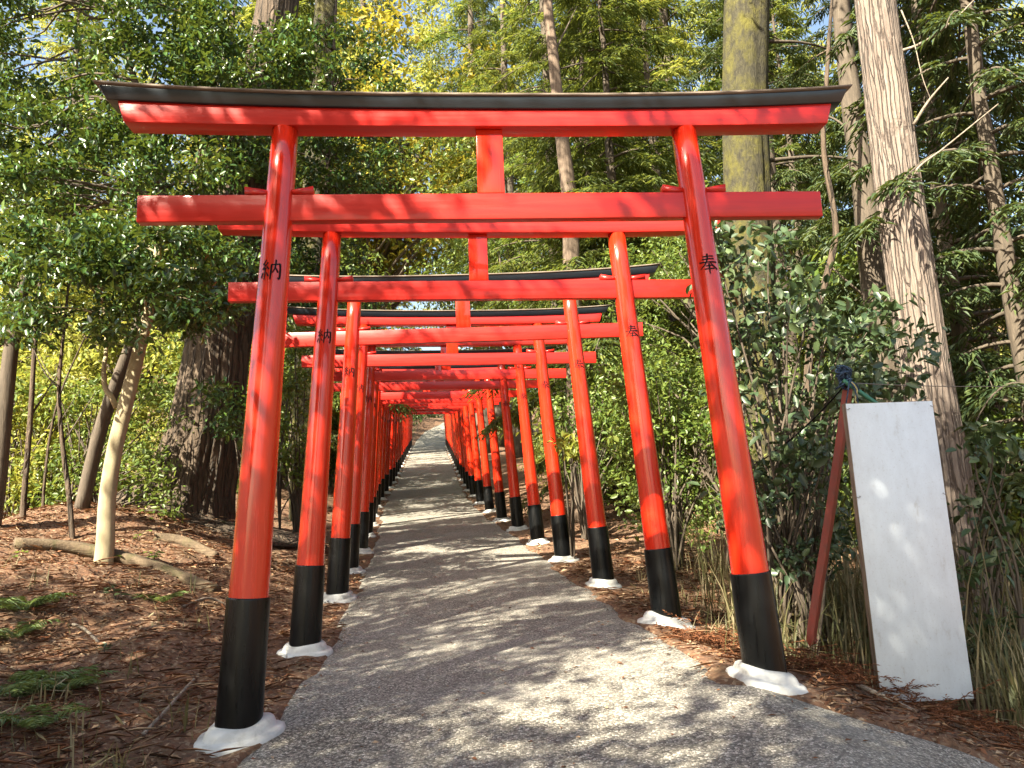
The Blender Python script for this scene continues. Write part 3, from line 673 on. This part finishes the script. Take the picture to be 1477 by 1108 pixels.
# ------------------------------------------------------------------ conifers and broadleaf trees behind
def X(px, Y): return (px - 738.5) / F_PX * Y * .985
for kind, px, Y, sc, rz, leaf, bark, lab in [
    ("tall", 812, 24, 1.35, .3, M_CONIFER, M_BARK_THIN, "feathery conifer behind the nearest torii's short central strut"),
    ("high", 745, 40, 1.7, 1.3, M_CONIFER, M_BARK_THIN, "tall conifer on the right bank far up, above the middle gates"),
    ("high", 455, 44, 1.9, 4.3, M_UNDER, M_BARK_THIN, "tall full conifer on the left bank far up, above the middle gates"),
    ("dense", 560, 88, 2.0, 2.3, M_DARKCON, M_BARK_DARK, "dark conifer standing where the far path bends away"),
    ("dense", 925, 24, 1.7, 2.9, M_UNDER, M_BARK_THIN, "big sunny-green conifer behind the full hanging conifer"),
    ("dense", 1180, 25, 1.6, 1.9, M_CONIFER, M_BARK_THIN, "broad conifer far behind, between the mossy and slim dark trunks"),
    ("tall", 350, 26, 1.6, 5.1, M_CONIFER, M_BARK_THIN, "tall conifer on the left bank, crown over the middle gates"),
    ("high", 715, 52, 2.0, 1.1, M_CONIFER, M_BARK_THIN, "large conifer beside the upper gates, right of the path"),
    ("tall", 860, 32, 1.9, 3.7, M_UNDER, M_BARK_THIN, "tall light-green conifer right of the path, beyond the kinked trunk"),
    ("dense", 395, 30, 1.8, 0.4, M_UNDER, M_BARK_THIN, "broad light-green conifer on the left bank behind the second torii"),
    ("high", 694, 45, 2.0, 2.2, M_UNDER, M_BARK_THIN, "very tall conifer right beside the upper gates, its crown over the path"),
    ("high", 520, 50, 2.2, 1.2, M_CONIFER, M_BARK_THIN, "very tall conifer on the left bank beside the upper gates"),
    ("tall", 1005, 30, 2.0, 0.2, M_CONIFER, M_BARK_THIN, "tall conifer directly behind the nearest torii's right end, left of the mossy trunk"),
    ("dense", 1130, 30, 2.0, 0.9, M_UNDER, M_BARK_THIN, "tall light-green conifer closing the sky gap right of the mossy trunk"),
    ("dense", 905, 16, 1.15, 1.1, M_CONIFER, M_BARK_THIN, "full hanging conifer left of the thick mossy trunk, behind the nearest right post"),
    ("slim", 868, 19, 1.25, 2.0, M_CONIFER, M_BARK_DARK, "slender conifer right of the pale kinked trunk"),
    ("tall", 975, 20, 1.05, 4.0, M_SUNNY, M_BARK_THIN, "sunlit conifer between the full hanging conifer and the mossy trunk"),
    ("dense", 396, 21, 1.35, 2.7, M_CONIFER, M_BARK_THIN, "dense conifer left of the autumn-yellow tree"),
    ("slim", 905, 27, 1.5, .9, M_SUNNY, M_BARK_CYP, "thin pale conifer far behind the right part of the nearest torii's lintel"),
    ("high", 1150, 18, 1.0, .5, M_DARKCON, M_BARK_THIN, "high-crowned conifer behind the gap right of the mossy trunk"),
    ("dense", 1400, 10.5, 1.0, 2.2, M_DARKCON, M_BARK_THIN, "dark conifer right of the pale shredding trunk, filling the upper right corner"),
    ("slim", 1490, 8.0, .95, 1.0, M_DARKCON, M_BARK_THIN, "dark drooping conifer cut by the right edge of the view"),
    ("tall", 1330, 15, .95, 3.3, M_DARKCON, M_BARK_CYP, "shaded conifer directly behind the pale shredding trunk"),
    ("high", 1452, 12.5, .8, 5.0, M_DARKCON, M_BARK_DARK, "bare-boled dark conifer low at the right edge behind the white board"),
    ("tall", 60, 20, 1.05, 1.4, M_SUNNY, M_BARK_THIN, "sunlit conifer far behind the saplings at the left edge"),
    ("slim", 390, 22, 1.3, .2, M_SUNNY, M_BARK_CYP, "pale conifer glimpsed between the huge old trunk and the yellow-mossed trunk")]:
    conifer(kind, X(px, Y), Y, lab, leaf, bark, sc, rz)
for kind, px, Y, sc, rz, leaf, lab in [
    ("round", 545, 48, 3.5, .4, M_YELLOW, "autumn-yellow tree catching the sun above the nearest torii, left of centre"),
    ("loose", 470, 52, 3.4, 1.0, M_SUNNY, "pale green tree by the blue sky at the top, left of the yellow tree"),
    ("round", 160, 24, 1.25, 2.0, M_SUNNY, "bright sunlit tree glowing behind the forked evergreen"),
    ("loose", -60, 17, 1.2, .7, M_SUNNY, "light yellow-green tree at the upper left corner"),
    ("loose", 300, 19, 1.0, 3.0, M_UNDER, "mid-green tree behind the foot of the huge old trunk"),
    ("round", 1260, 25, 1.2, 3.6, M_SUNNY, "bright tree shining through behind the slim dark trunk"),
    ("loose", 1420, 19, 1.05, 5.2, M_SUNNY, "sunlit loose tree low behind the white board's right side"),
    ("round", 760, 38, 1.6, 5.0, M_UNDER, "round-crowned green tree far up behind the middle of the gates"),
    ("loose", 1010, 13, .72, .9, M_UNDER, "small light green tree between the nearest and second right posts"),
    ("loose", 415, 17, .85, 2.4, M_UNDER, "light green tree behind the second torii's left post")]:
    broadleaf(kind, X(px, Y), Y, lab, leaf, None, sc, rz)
#==MORE==
# trees outside the left edge of the view, whose crowns shade the gates
for x, y, sc, rz, lab in [(-6.3, -3.6, .98, .3, "evergreen behind the camera on the left, shading the nearest torii"),
                          (-5.7, 1.0, .8, 1.9, "evergreen beside the camera beyond the left edge, shading the second torii"),
                          (-1.25, -2.15, .74, 5.0, "tall narrow evergreen close behind the camera, shading the white board")]:
    broadleaf("round" if sc == .8 else "shade", x, y, lab, M_CAMELLIA, M_BARK_DARK, sc, rz, z={.74: 1.45, .8: 1.25}.get(sc))

# ------------------------------------------------------------------ woods and undergrowth as masses
rg = np.random.default_rng(3)
def mass(name, pts, rads, per, size, mat, flat=.7, asp=.5):
    return tag(link(name, leafmesh(name, [clump_leaves(rg, np.array(pts), np.array(rads), per, size, asp, flat, up=.55)]), mat), kind="stuff")
def scatter(n, x0, x1, y0, y1, h0, h1, clear, hp=1.0, clearz=9):
    out = []
    while len(out) < n:
        x, y = rg.uniform(x0, x1), rg.uniform(y0, y1); h = h0 + (h1 - h0) * rg.uniform() ** hp; u = x - float(xc(min(y, 84)))
        if abs(u) < clear + 1.2 and h < clearz and y < 86: continue
        out.append((x, y, gz(x, y) + h))
    return out
P = scatter(900, -50, 45, 34, 95, 0, 36, 3.2); mass("distant_woodland", P, rg.uniform(.9, 2.0, len(P)), 150, .30, M_SUNNY)
P = scatter(420, -45, 40, 30, 80, 0, 20, 3.2); mass("distant_woodland", P, rg.uniform(.8, 1.8, len(P)), 150, .27, M_UNDER)
P = scatter(330, -24, 16, 36, 66, 14, 36, 0, clearz=0); mass("distant_woodland", P, rg.uniform(.8, 1.7, len(P)), 150, .26, M_SUNNY)
P = [(x, y, gz(x, y) + h) for x, y, h in zip(rg.uniform(-26, 2, 90), rg.uniform(82, 95, 90), rg.uniform(0, 6, 90))] + [gp(x, y, h) for x, y, h in zip(rg.uniform(-15, -9.2, 60), rg.uniform(63, 80, 60), rg.uniform(.1, 2.2, 60))]; mass("distant_woodland", P, rg.uniform(.9, 1.7, len(P)), 150, .24, M_CAMELLIA)
P = scatter(260, -24, -7.2, 7, 32, 0, 4.0, 3, 1.3); mass("undergrowth", P, rg.uniform(.45, 1.0, len(P)), 190, .13, M_SUNNY)
P = scatter(240, -22, -5.5, 10, 32, 0, 2.6, 3, 1.3); mass("undergrowth", P, rg.uniform(.4, .8, len(P)), 190, .12, M_UNDER)
P = scatter(330, 4.0, 24, 8.5, 32, 0, 4.2, 3, 1.3); mass("undergrowth", P, rg.uniform(.4, .9, len(P)), 190, .13, M_UNDER)
P = scatter(150, 6.5, 26, 8, 34, 0, 4.0, 3, 1.2); mass("undergrowth", P, rg.uniform(.5, 1.0, len(P)), 190, .14, M_SUNNY)

# ------------------------------------------------------------------ the blank board, red post, rope, wires
bx, by = 2.36, 4.78
bl = at(1274, 1012, by); br_ = at(1405, 1022, by); tl_ = at(1226, 580, by)
Wb, Hb = (br_.x - bl.x) * 1.06, tl_.z - bl.z + .01
B0 = Vector(((bl.x + br_.x) / 2, by, bl.z - .02))
r = tag(empty("notice_board", B0, .05), "tall blank white board with a wooden frame standing in the grass at the right", "board")
r.rotation_euler.x = -.012
b = MB(); b.box(-Wb / 2, Wb / 2, 0, .006, .012, Hb); pn = bevel(link("panel", b.mesh("panel"), None, r), .0015, 1)
t = NT("weathered_white_sheet"); v = t.coords(); g = t.noise(t.coords((1, 1, .45)), 9, 8, .72); g2 = t.noise(v, 70, 3, .6)
col = t.ramp(g, [(.28, (.44, .45, .45)), (.42, (.61, .67, .73)), (.62, (.67, .74, .81))])  # weathered white, with the blue of reflected sky put into the colour
col = t.mix(t.ramp(g2, [(.58, 0.0), (.74, .35)]), col, (.30, .29, .27)); t.color(col); t.set(Roughness=.42); t.bump(g, .1, .003)
pn.data.materials.append(t.m)
t = NT("grey_weathered_timber"); g = t.noise(t.coords((25, 25, 2)), 2, 6, .7); t.color(t.ramp(g, [(.3, (.085, .065, .045)), (.7, (.30, .245, .18))])); t.set(Roughness=.85); t.bump(g, .5, .004); M_TIMBER = t.m
for x0, x1, z0, z1 in ((-Wb / 2 + .001, -Wb / 2 + .04, 0, Hb + .006), (Wb / 2 - .04, Wb / 2 - .001, 0, Hb + .004)):
    b = MB(); b.box(x0, x1, .0065, .062, z0, z1); bevel(link("frame_post", b.mesh("frame_post"), M_TIMBER, r), .002, 1)
b = MB(); b.box(-Wb / 2 + .0405, Wb / 2 - .0405, .0065, .05, Hb - .05, Hb + .003); bevel(link("top_rail", b.mesh("top_rail"), M_TIMBER, r), .002, 1)
b = MB(); b.box(-Wb / 2 + .0405, Wb / 2 - .0405, .0065, .05, .25, .29); link("bottom_rail", b.mesh("bottom_rail"), M_TIMBER, r)
t = NT("dull_wire"); t.set(Roughness=.5, Metallic=.8); t.p.inputs["Base Color"].default_value = (.2, .19, .18, 1); M_WIRE = t.m
for sx in (-1, 1):
    for z in (Hb * .985, Hb * .68):
        b = MB(); xx = sx * (Wb / 2 - .012)
        b.tube([(xx, -.001, z), (xx - sx * .008, -.006, z - .004), (xx + sx * .006, -.008, z - .012), (xx + sx * .02, -.002, z - .002)], .0018, 5); link("wire_tie", b.mesh("wire_tie"), M_WIRE, r)

t = NT("rusty_red_paint"); g = t.noise(t.coords((8, 8, 3)), 3, 6, .7); t.color(t.ramp(g, [(.35, (.26, .040, .022)), (.6, (.19, .045, .028)), (.75, (.09, .04, .028))])); t.set(Roughness=.65); M_RUST = t.m
Yr = 5.35
pt, pb = at(1224, 552, Yr), at(1172, 905, Yr)
rb = Vector((pb.x, pb.y, pb.z - .1)); r = tag(empty("leaning_post", rb), "rusty red post leaning beside the white board, rope tied at its top", "post")
b = MB(); b.tube(rel(smoothpts([rb, pb, pb.lerp(pt, .5) + Vector((.006, 0, 0)), pt], 14), rb), .036, 4); bevel(link("shaft", b.mesh("shaft"), M_RUST, r), .006)
gpo, gp2 = at(1222, 553, Yr - .06), at(1330, 628, Yr - .12)
t = NT("green_plastic_pole"); t.set(Roughness=.4); t.p.inputs["Base Color"].default_value = (.03, .16, .10, 1)
r = tag(empty("green_pole", gpo), "thin green pole lashed to the red post and running behind the white board", "pole")
b = MB(); b.tube(rel([gpo + (gpo - gp2) * .06, gpo, gpo.lerp(gp2, .5), gp2], gpo), .0155, 12); link("tube", b.mesh("tube", True), t.m, r)
t = NT("blue_twine"); g = t.noise(t.coords(), 60, 3); t.color(t.ramp(g, [(.4, (.012, .03, .075)), (.6, (.05, .10, .17))])); t.set(Roughness=.8)
kc = at(1218, 545, Yr - .02); r = tag(empty("rope_bundle", kc), "tangled dark blue twine bundle wound round the top of the red post", "rope")
b = MB(); q = []
for k in range(300):
    a = k * .33; rr_ = .026 + .016 * math.sin(k * .13) + .010 * math.sin(k * .071 + 1); q.append((rr_ * math.cos(a) + .014 * math.sin(a * 2.7), rr_ * math.sin(a) + .012 * math.cos(a * 3.3), .062 * math.sin(k * .047 + .8 * math.sin(k * .11)) + .022 * math.sin(a * 1.37 + k * .2)))
b.tube(q, .0062, 5); link("coil", b.mesh("coil", True), t.m, r)
for d in ((-.035, -.03, -.23), (.05, -.06, -.20), (.075, -.05, -.13)):
    b = MB(); b.tube(smoothpts([(0.01, -.05, -.03), (d[0] * .6, -.075, d[2] * .5), d], 8), .005, 5); link("loose_end", b.mesh("loose_end", True), t.m, r)
t = NT("straw_twine"); t.set(Roughness=.9); t.p.inputs["Base Color"].default_value = (.45, .40, .20, 1)
o = MB(); o.tube(smoothpts([(.02, -.06, -.04), (.045, -.075, -.1), (.03, -.06, -.17), (.06, -.07, -.24)], 10), .006, 5); link("straw_twine", o.mesh("straw_twine", True), t.m, r)
wa, wb_ = at(1236, 553, Yr), at(1640, 545, 7.4)
tag(link("wire", (lambda b: (b.tube([wa.lerp(wb_, k) + Vector((0, 0, -.05 * 4 * k * (1 - k))) for k in np.linspace(0, 1, 20)], .0035, 5), b.mesh("wire", True))[1])(MB()), M_WIRE), "thin wire stretched rightward from the rope on the red post", "wire")
wa, wb_ = at(1215, 560, Yr), at(1040, 690, 7.0)
tag(link("cord", (lambda b: (b.tube([wa.lerp(wb_, k) + Vector((0, 0, -.10 * 4 * k * (1 - k))) for k in np.linspace(0, 1, 20)], .006, 5), b.mesh("cord", True))[1])(MB()), M_INK), "dark cord sagging leftward from the red post into the shrub", "cord")

# ------------------------------------------------------------------ shrubs one by one
def px_shrub(label, Y, regions, leaf, size, per, cr, foot, stems=5, broad=True, asp=.5, dy=.5, name="shrub", group=None, cat="shrub", bark=None):
    fx = at(foot[0], foot[1], Y); base = gp(fx.x, fx.y)
    r = tag(empty(name, base), label, cat, group)
    cl = []
    for (x0, x1, y0, y1, n) in regions:
        k = 0
        while k < n:
            px, py = rg.uniform(x0, x1), rg.uniform(y0, y1); p = at(px, py, Y + rg.uniform(-dy, dy)); k += 1
            if p.z > gz(p.x, p.y) + .05: cl.append(p)
    C = rel(cl, base); Rd = rg.uniform(cr[0], cr[1], len(C)); b = MB()
    st = [np.array([rg.normal() * .12, rg.normal() * .12, -.05]) for _ in range(stems)]
    for i, c in enumerate(C[:: max(1, len(C) // 26)]):
        s = st[i % stems]; b.tube(smoothpts([s, s + np.array([c[0] * .25, c[1] * .25, c[2] * .45]), np.array(c) * [.75, .75, .85], c], 10), list(np.linspace(.016, .004, 10)), 5, cap=False)
    link("stems", b.mesh("stems", True), bark or M_BARK_THIN, r)
    link("foliage", leafmesh("foliage", [clump_leaves(rg, C, Rd, per, size, asp, .8, broad, .6, .6)]), leaf, r)
px_shrub("big-leaved grey-green shrub between the nearest right post and the pale shredding trunk", 6.5,
         [(1030, 1115, 318, 540, 15), (1020, 1180, 330, 470, 17), (1040, 1300, 450, 600, 34), (1060, 1230, 600, 760, 20), (1210, 1345, 420, 560, 12)], M_SHRUBLEAF, .098, 30, (.16, .32), (1130, 850), 6, dy=.7)
px_shrub("ivy-like dark leaves climbing low behind the red post and nearest right post", 6.2, [(1080, 1210, 640, 820, 26)], M_SHRUBLEAF, .07, 42, (.12, .22), (1150, 870), 4)
px_shrub("light green bush showing between the two nearest left posts", 12.5, [(395, 450, 480, 700, 24)], M_UNDER, .085, 90, (.22, .42), (425, 730), 4)
px_shrub("bright bush between the second and nearest right posts", 9.5, [(885, 1040, 520, 640, 34), (900, 1060, 640, 750, 16)], M_UNDER, .075, 85, (.2, .36), (970, 790), 5)
px_shrub("pale sunlit bush behind the third and fourth right posts", 13, [(800, 905, 520, 690, 30)], M_UNDER, .08, 90, (.22, .42), (850, 730), 4)
px_shrub("small cluster of pale yellow-green leaves before the foot of the pale kinked trunk", 10.5, [(806, 838, 632, 668, 7)], M_SUNNY, .09, 30, (.08, .15), (822, 745), 2)
px_shrub("shrub of fine leaves behind the pale crooked trunk", 10, [(60, 250, 560, 740, 40)], M_UNDER, .07, 90, (.2, .38), (130, 770), 5)
px_shrub("dark low shrub right of the huge old trunk's foot", 10.3, [(325, 385, 575, 640, 8)], M_CAMELLIA, .075, 60, (.12, .22), (375, 730), 3)
px_shrub("loose pale shrub at the left edge beyond the leaning grey trunk", 10.5, [(-40, 110, 500, 720, 44)], M_SUNNY, .08, 80, (.2, .4), (30, 770), 5)
px_shrub("leafy shrub at the right edge beyond the white board", 8.6, [(1365, 1500, 590, 760, 30)], M_UNDER, .085, 60, (.2, .36), (1430, 860), 5)
px_shrub("sparse shrub directly right of the white board", 6.4, [(1375, 1460, 620, 960, 24)], M_SHRUBLEAF, .10, 26, (.16, .28), (1430, 960), 6)
for kind, x, y, lab, leaf, sc in [("bush", 2.1, 16.0, "rounded bush on the right bank by the sixth torii", M_UNDER, .9), ("bush", 1.2, 21.0, "rounded bush on the right bank by the ninth torii", M_SUNNY, .9),
        ("low", 2.3, 11.5, "low plant on the litter right of the fourth torii", M_UNDER, .8), ("bush", -6.0, 17.0, "rounded bush on the left bank by the seventh torii", M_UNDER, 1.0),
        ("bush", -5.6, 23.5, "rounded bush on the left bank by the tenth torii", M_CAMELLIA, 1.1), ("sprig", 2.4, 9.3, "upright sprig on the bank right of the third torii", M_UNDER, .8),
        ("bush", -10.2, 66.0, "dark bush closing the far end of the path on the left", M_CAMELLIA, 1.4), ("bush", -9.8, 80.0, "dark bush beyond the far end of the path", M_CAMELLIA, 1.8)]:
    broadleaf(kind, x, y, lab, leaf, None, sc, rg.uniform(0, 6), "bush", "shrub", "bushes along the gates")

# ------------------------------------------------------------------ left bank: logs, seedlings, ferns, twigs, litter
def log(label, pts, rad, mat=M_LOG, name="fallen_log", cat="log", seed=1, sides=14):
    base = Vector(pts[0]); r = tag(empty(name, base), label, cat, "fallen wood on the ground"); b = MB()
    n = 24; P = smoothpts(pts, n); b.tube(rel(P, base), list(np.linspace(rad, rad * .8, n)), sides, bark_r(seed, 3, .10, .05)); link("stem", b.mesh("stem", True), mat, r)
def gpx(px, py, dz=0.0):
    """point of the ground seen at a pixel"""
    lo = at(px, py, 1.0) - Vector((0, 0, CZ)); d = np.array(lo); t_ = .5
    while t_ < 60:
        p = d * t_ + np.array([0, 0, CZ])
        if p[2] < gz(p[0], p[1]): break
        t_ += .02
    return Vector((p[0], p[1], gz(p[0], p[1]) + dz))
log("long sunlit rotting log on the left bank, the one nearer the camera", [gpx(20, 792, .03), gpx(110, 800, .05), gpx(210, 822, .05), gpx(312, 858, .02)], .075, seed=2)
log("short pale log on the left bank, behind the longer rotting log", [gpx(222, 782, .03), gpx(262, 788, .05), gpx(312, 808, .03)], .065, seed=5)
log("thin pale stick lying near the middle of the left bank", [gpx(105, 905, .02), gpx(122, 915, .03), gpx(142, 930, .01)], .012, M_TWIG, "fallen_stick", "stick")
log("curved thin branch on the left bank near the second left post", [gpx(262, 880, .02), gpx(300, 872, .05), gpx(330, 878, .02)], .012, M_TWIG, "fallen_stick", "stick", 3)
log("pale forked branch lying in front of the white board's foot", [gpx(1205, 980, .02), gpx(1240, 1000, .04), gpx(1285, 1020, .04), gpx(1318, 1032, .02)], .014, M_TWIG, "fallen_stick", "stick", 4, 8)
log("grey branch lying in the red fronds beside the nearest right post", [gpx(1140, 955, .05), gpx(1170, 943, .09), gpx(1210, 938, .07)], .012, M_TWIG, "fallen_stick", "stick", 6, 8)
log("small dark stick at the lower right corner of the white board", [gpx(1322, 1022, .02), gpx(1350, 1016, .07), gpx(1385, 1008, .03), gpx(1410, 1016, .02)], .007, M_TWIG, "fallen_stick", "stick", 7, 6)
log("long curved stick beside the nearest left post's footing", [gpx(205, 1068, .02), gpx(235, 1045, .05), gpx(262, 1015, .06), gpx(280, 985, .02)], .010, M_TWIG, "fallen_stick", "stick", 8, 6)

def rosette(label, px, py, n, size, h, leaf, name="seedling", group="seedlings on the left bank"):
    base = gpx(px, py); r = tag(empty(name, base), label, "plant", group); P, D, N = [], [], []; b = MB()
    for k in range(max(2, n // 5)):
        tip = np.array([rg.normal() * h * .6, rg.normal() * h * .6, h * rg.uniform(.5, 1.1)])
        b.tube(smoothpts([(0, 0, -.02), tip * [.4, .4, .6], tip], 6), list(np.linspace(.005, .002, 6)), 4, cap=False)
        for j in range(5):
            a = rg.uniform(0, 6.28); f = rg.uniform(.5, 1); P.append(tip * f); D.append([math.cos(a), math.sin(a), rg.uniform(-.1, .3)]); N.append([rg.normal() * .3, rg.normal() * .3, 1])
    P = np.array(P); L = size * rg.uniform(.6, 1.2, len(P))
    link("stems", b.mesh("stems"), M_BARK_THIN, r)
    link("foliage", leafmesh("foliage", [leaf_arrays(P, np.array(D), np.array(N), L, L * .48, .1, True, .2)]), leaf, r)
for lab, px, py, n, s_, h in [("leafy seedling on the right end of the long rotting log", 222, 815, 22, .075, .14), ("leafy seedling beside the log, in the middle of the left bank", 160, 815, 22, .07, .16),
        ("dark green seedling in front of the long rotting log", 168, 868, 18, .075, .14), ("small seedling at the left edge of the bank", 4, 815, 14, .07, .16),
        ("small seedling at the foot of the short pale log", 198, 780, 12, .06, .10), ("tiny seedling in the litter below the dark seedling", 150, 945, 10, .055, .08),
        ("seedling by the third left post's footing", 330, 765, 14, .07, .14)]:
    rosette(lab, px, py, n, s_, h, M_SHRUBLEAF if "dark" in lab else M_UNDER)

def fern(label, px, py, nf, L, spread=1.0):
    base = gpx(px, py); r = tag(empty("fern", base), label, "fern", "ferns on the left bank"); A = []
    for k in range(nf + 6):
        az = rg.uniform(0, 6.28); m = 20; s = np.linspace(0, 1, m); Lk = L * rg.uniform(.5, 1.25)
        d = np.array([math.cos(az), math.sin(az), 0]); w = np.array([-math.sin(az), math.cos(az), 0])
        c = d * (s * Lk * spread)[:, None] + np.array([0, 0, 1.0]) * (Lk * (1.05 * s - .80 * s ** 2))[:, None]
        for sd in (-1, 1):
            pl = Lk * .28 * np.sin(np.pi * np.clip(s * .93 + .07, 0, 1)) ** .8 + .004
            A.append(leaf_arrays(c[2:], np.tile(w * sd + d * .45, (m - 2, 1)) + rg.normal(size=(m - 2, 3)) * .12, np.tile([0, 0, 1.0], (m - 2, 1)) + rg.normal(size=(m - 2, 3)) * .2, pl[2:], np.full(m - 2, Lk * .042), .05, False, .2))
    V = []; Fs = []; o = 0
    for v, f in A: V.append(v); Fs.append(f + o); o += len(v)
    o_ = link("fronds", npmesh("fronds", np.concatenate(V), np.concatenate(Fs)), M_FERN, r)
for lab, px, py, nf, L in [("pale fern at the left edge, in the middle of the bank", 30, 885, 12, .30), ("fern just below the middle one at the left edge", 15, 925, 10, .26),
        ("spreading fern in the lower left corner of the bank", 30, 1010, 14, .28), ("fern right of the lower left corner, before the nearest left post", 100, 1000, 14, .27),
        ("small fern low on the bank nearest the camera", 55, 1055, 10, .22), ("small fern beyond the curved thin branch", 232, 872, 8, .20)]:
    fern(lab, px, py, nf, L)

def litter(name, n, region, mat, size, asp, lift, seed, rise=.25, clear=.03):
    r_ = np.random.default_rng(seed); x = r_.uniform(region[0], region[1], n); y = region[2] + (region[3] - region[2]) * r_.uniform(0, 1, n) ** 1.5
    ok = (x < edgeL(y) - clear) | (x > edgeR(y) + clear)
    for fx, fy in FEET[:24]: ok &= (x - fx) ** 2 + (y - fy) ** 2 > .30 ** 2
    x, y = x[ok], y[ok]; m = len(x)
    z = ground(x, y) + lift * r_.uniform(0, 1, m) + .012
    a = r_.uniform(0, 6.28, m); D = np.stack([np.cos(a), np.sin(a), r_.normal(0, rise, m)], -1); N = np.stack([r_.normal(0, .35, m), r_.normal(0, .35, m), np.ones(m)], -1)
    L = size * r_.uniform(.4, 1.5, m)
    return leaf_arrays(np.stack([x, y, z], -1), D, N, L, L * asp * r_.uniform(.6, 1.4, m), .2, False, .1)
A = [litter("l", 60000, (-6.5, 5.0, 1.6, 10), M_LITTER, .04, .42, .02, 1), litter("l", 26000, (-6.5, 5.0, 1.6, 11), M_LITTER, .16, .042, .045, 2, .16), litter("l", 9000, (-8, 6, 9, 26), M_LITTER, .09, .4, .03, 4)]
A += [litter("l", 9000, (-4.5, 3.5, 1.6, 9), M_LITTER, .035, .40, .004, 12, .1, -.10), litter("l", 650, (-1.6, 2.6, 1.8, 12), M_LITTER, .03, .42, .002, 13, .06, -9)]
tag(link("leaf_litter", leafmesh("leaf_litter", A), M_LITTER), kind="stuff")
def fronds(n, pts, seed):
    r_ = np.random.default_rng(seed); A = []
    for k in range(n):
        if pts is None:
            x, y = r_.uniform(-5, 4), 1.8 + 7 * r_.uniform() ** 1.3
            if edgeL(y) - .1 < x < edgeR(y) + .1: continue
            h = r_.uniform(.01, .04)
        else:
            c = pts[r_.integers(len(pts))]; x, y = c[0] + r_.normal() * c[2], c[1] + r_.normal() * c[2] * .7; h = r_.uniform(.01, c[3])
            if edgeL(y) - .04 < x < edgeR(y) + .06: continue
        a = r_.uniform(0, 6.28); d = np.array([math.cos(a), math.sin(a), r_.normal() * .15]); w = np.array([-math.sin(a), math.cos(a), 0]); m = 13; s = np.linspace(0, 1, m); L = r_.uniform(.12, .32)
        p = np.array([x, y, gz(x, y) + h]) + d * (s * L)[:, None] + w * (.25 * L * r_.normal() * s ** 2)[:, None]
        for sd in (-1, 1):
            if min((p[0][0] - q[0]) ** 2 + (p[0][1] - q[1]) ** 2 for q in FEET[:8]) < .26: continue
            A.append(leaf_arrays(p, np.tile(d + w * sd * .55, (m, 1)) + r_.normal(size=(m, 3)) * .25, np.tile([0, 0, 1.0], (m, 1)) + r_.normal(size=(m, 3)) * .5, L * .22 * (1.1 - s * .6), np.full(m, .006), .3, False, .15))
    return A
A = fronds(520, None, 8) + fronds(420, [(1.75, 4.75, .22, .16), (1.6, 5.2, .3, .14), (1.45, 4.35, .12, .05), (2.3, 4.35, .25, .05), (1.25, 5.6, .2, .06)], 9)
tag(link("fallen_cedar_fronds", leafmesh("fallen_cedar_fronds", A), M_NEEDLE), kind="stuff")

# dry bamboo grass on the right, and a few tufts on the left
def blades(spots, per, h0, h1, seed, sp=.10, wd=.009):
    r_ = np.random.default_rng(seed); V = []; n = 0; Fq = []
    pts = []
    for (x0, x1, y0, y1, k) in spots:
        for _ in range(k): pts.append((r_.uniform(x0, x1), r_.uniform(y0, y1)))
    for (x, y) in pts:
        if edgeL(y) - .10 < x < edgeR(y) + .10: continue
        for j in range(per):
            xx, yy = x + r_.normal() * sp, y + r_.normal() * sp; z = gz(xx, yy); h = r_.uniform(h0, h1); a = r_.uniform(0, 6.28); bend = r_.uniform(.08, .55) * h
            d = np.array([math.cos(a), math.sin(a), 0]); w = np.array([-math.sin(a), math.cos(a), 0]) * wd * r_.uniform(.35, 1.1); s = np.array([0, .35, .7, 1.0])
            c = np.array([xx, yy, z - .02]) + d * (bend * s ** 2)[:, None] + np.array([0, 0, 1.0]) * (h * (s - .25 * bend / h * s ** 2))[:, None]
            ww = np.array([.55, .9, .7, .05])[:, None] * w
            V.append(np.concatenate([c - ww, c + ww])); Fq += [[n + k, n + k + 1, n + 5 + k, n + 4 + k] for k in range(3)]; n += 8
            if r_.uniform() < .55:   # side leaf off a stalk
                p = c[2]; L = r_.uniform(.06, .16); a2 = r_.uniform(0, 6.28); e = np.array([math.cos(a2), math.sin(a2), r_.uniform(-.5, .5)]); w2 = np.array([-math.sin(a2), math.cos(a2), 0]) * .008
                V.append(np.array([p, p + e * L * .4 + w2, p + e * L * .8 + w2 * .6, p + e * L, p + e * L, p + e * L * .8 - w2 * .6, p + e * L * .4 - w2, p])); Fq += [[n, n + 1, n + 6, n + 7], [n + 1, n + 2, n + 5, n + 6], [n + 2, n + 3, n + 4, n + 5]]; n += 8
    return npmesh("dry_grass", np.concatenate(V), np.array(Fq))
tag(link("dry_grass", blades([(1.9, 3.4, 5.5, 7.6, 120), (2.9, 5.0, 4.8, 8.5, 240), (1.9, 3.4, 7.2, 9.5, 50), (2.85, 3.8, 4.1, 4.9, 46), (1.5, 1.9, 5.4, 6.2, 8)], 8, .18, .75, 3, .13), M_GRASS), kind="stuff")
tag(link("dry_grass", blades([(1.75, 3.2, 5.9, 7.4, 60), (2.8, 4.2, 5.4, 8, 40)], 3, .7, 1.7, 6, .15, .007), M_GRASS), kind="stuff")
tag(link("dry_grass", blades([(-3.4, -1.65, 2.5, 4.4, 46), (1.25, 2.2, 4.5, 9, 34), (2.5, 3.2, 3.7, 4.4, 10), (-4.5, -2.2, 3, 7, 22)], 6, .06, .26, 4, .06, .006), M_GRASS), kind="stuff")
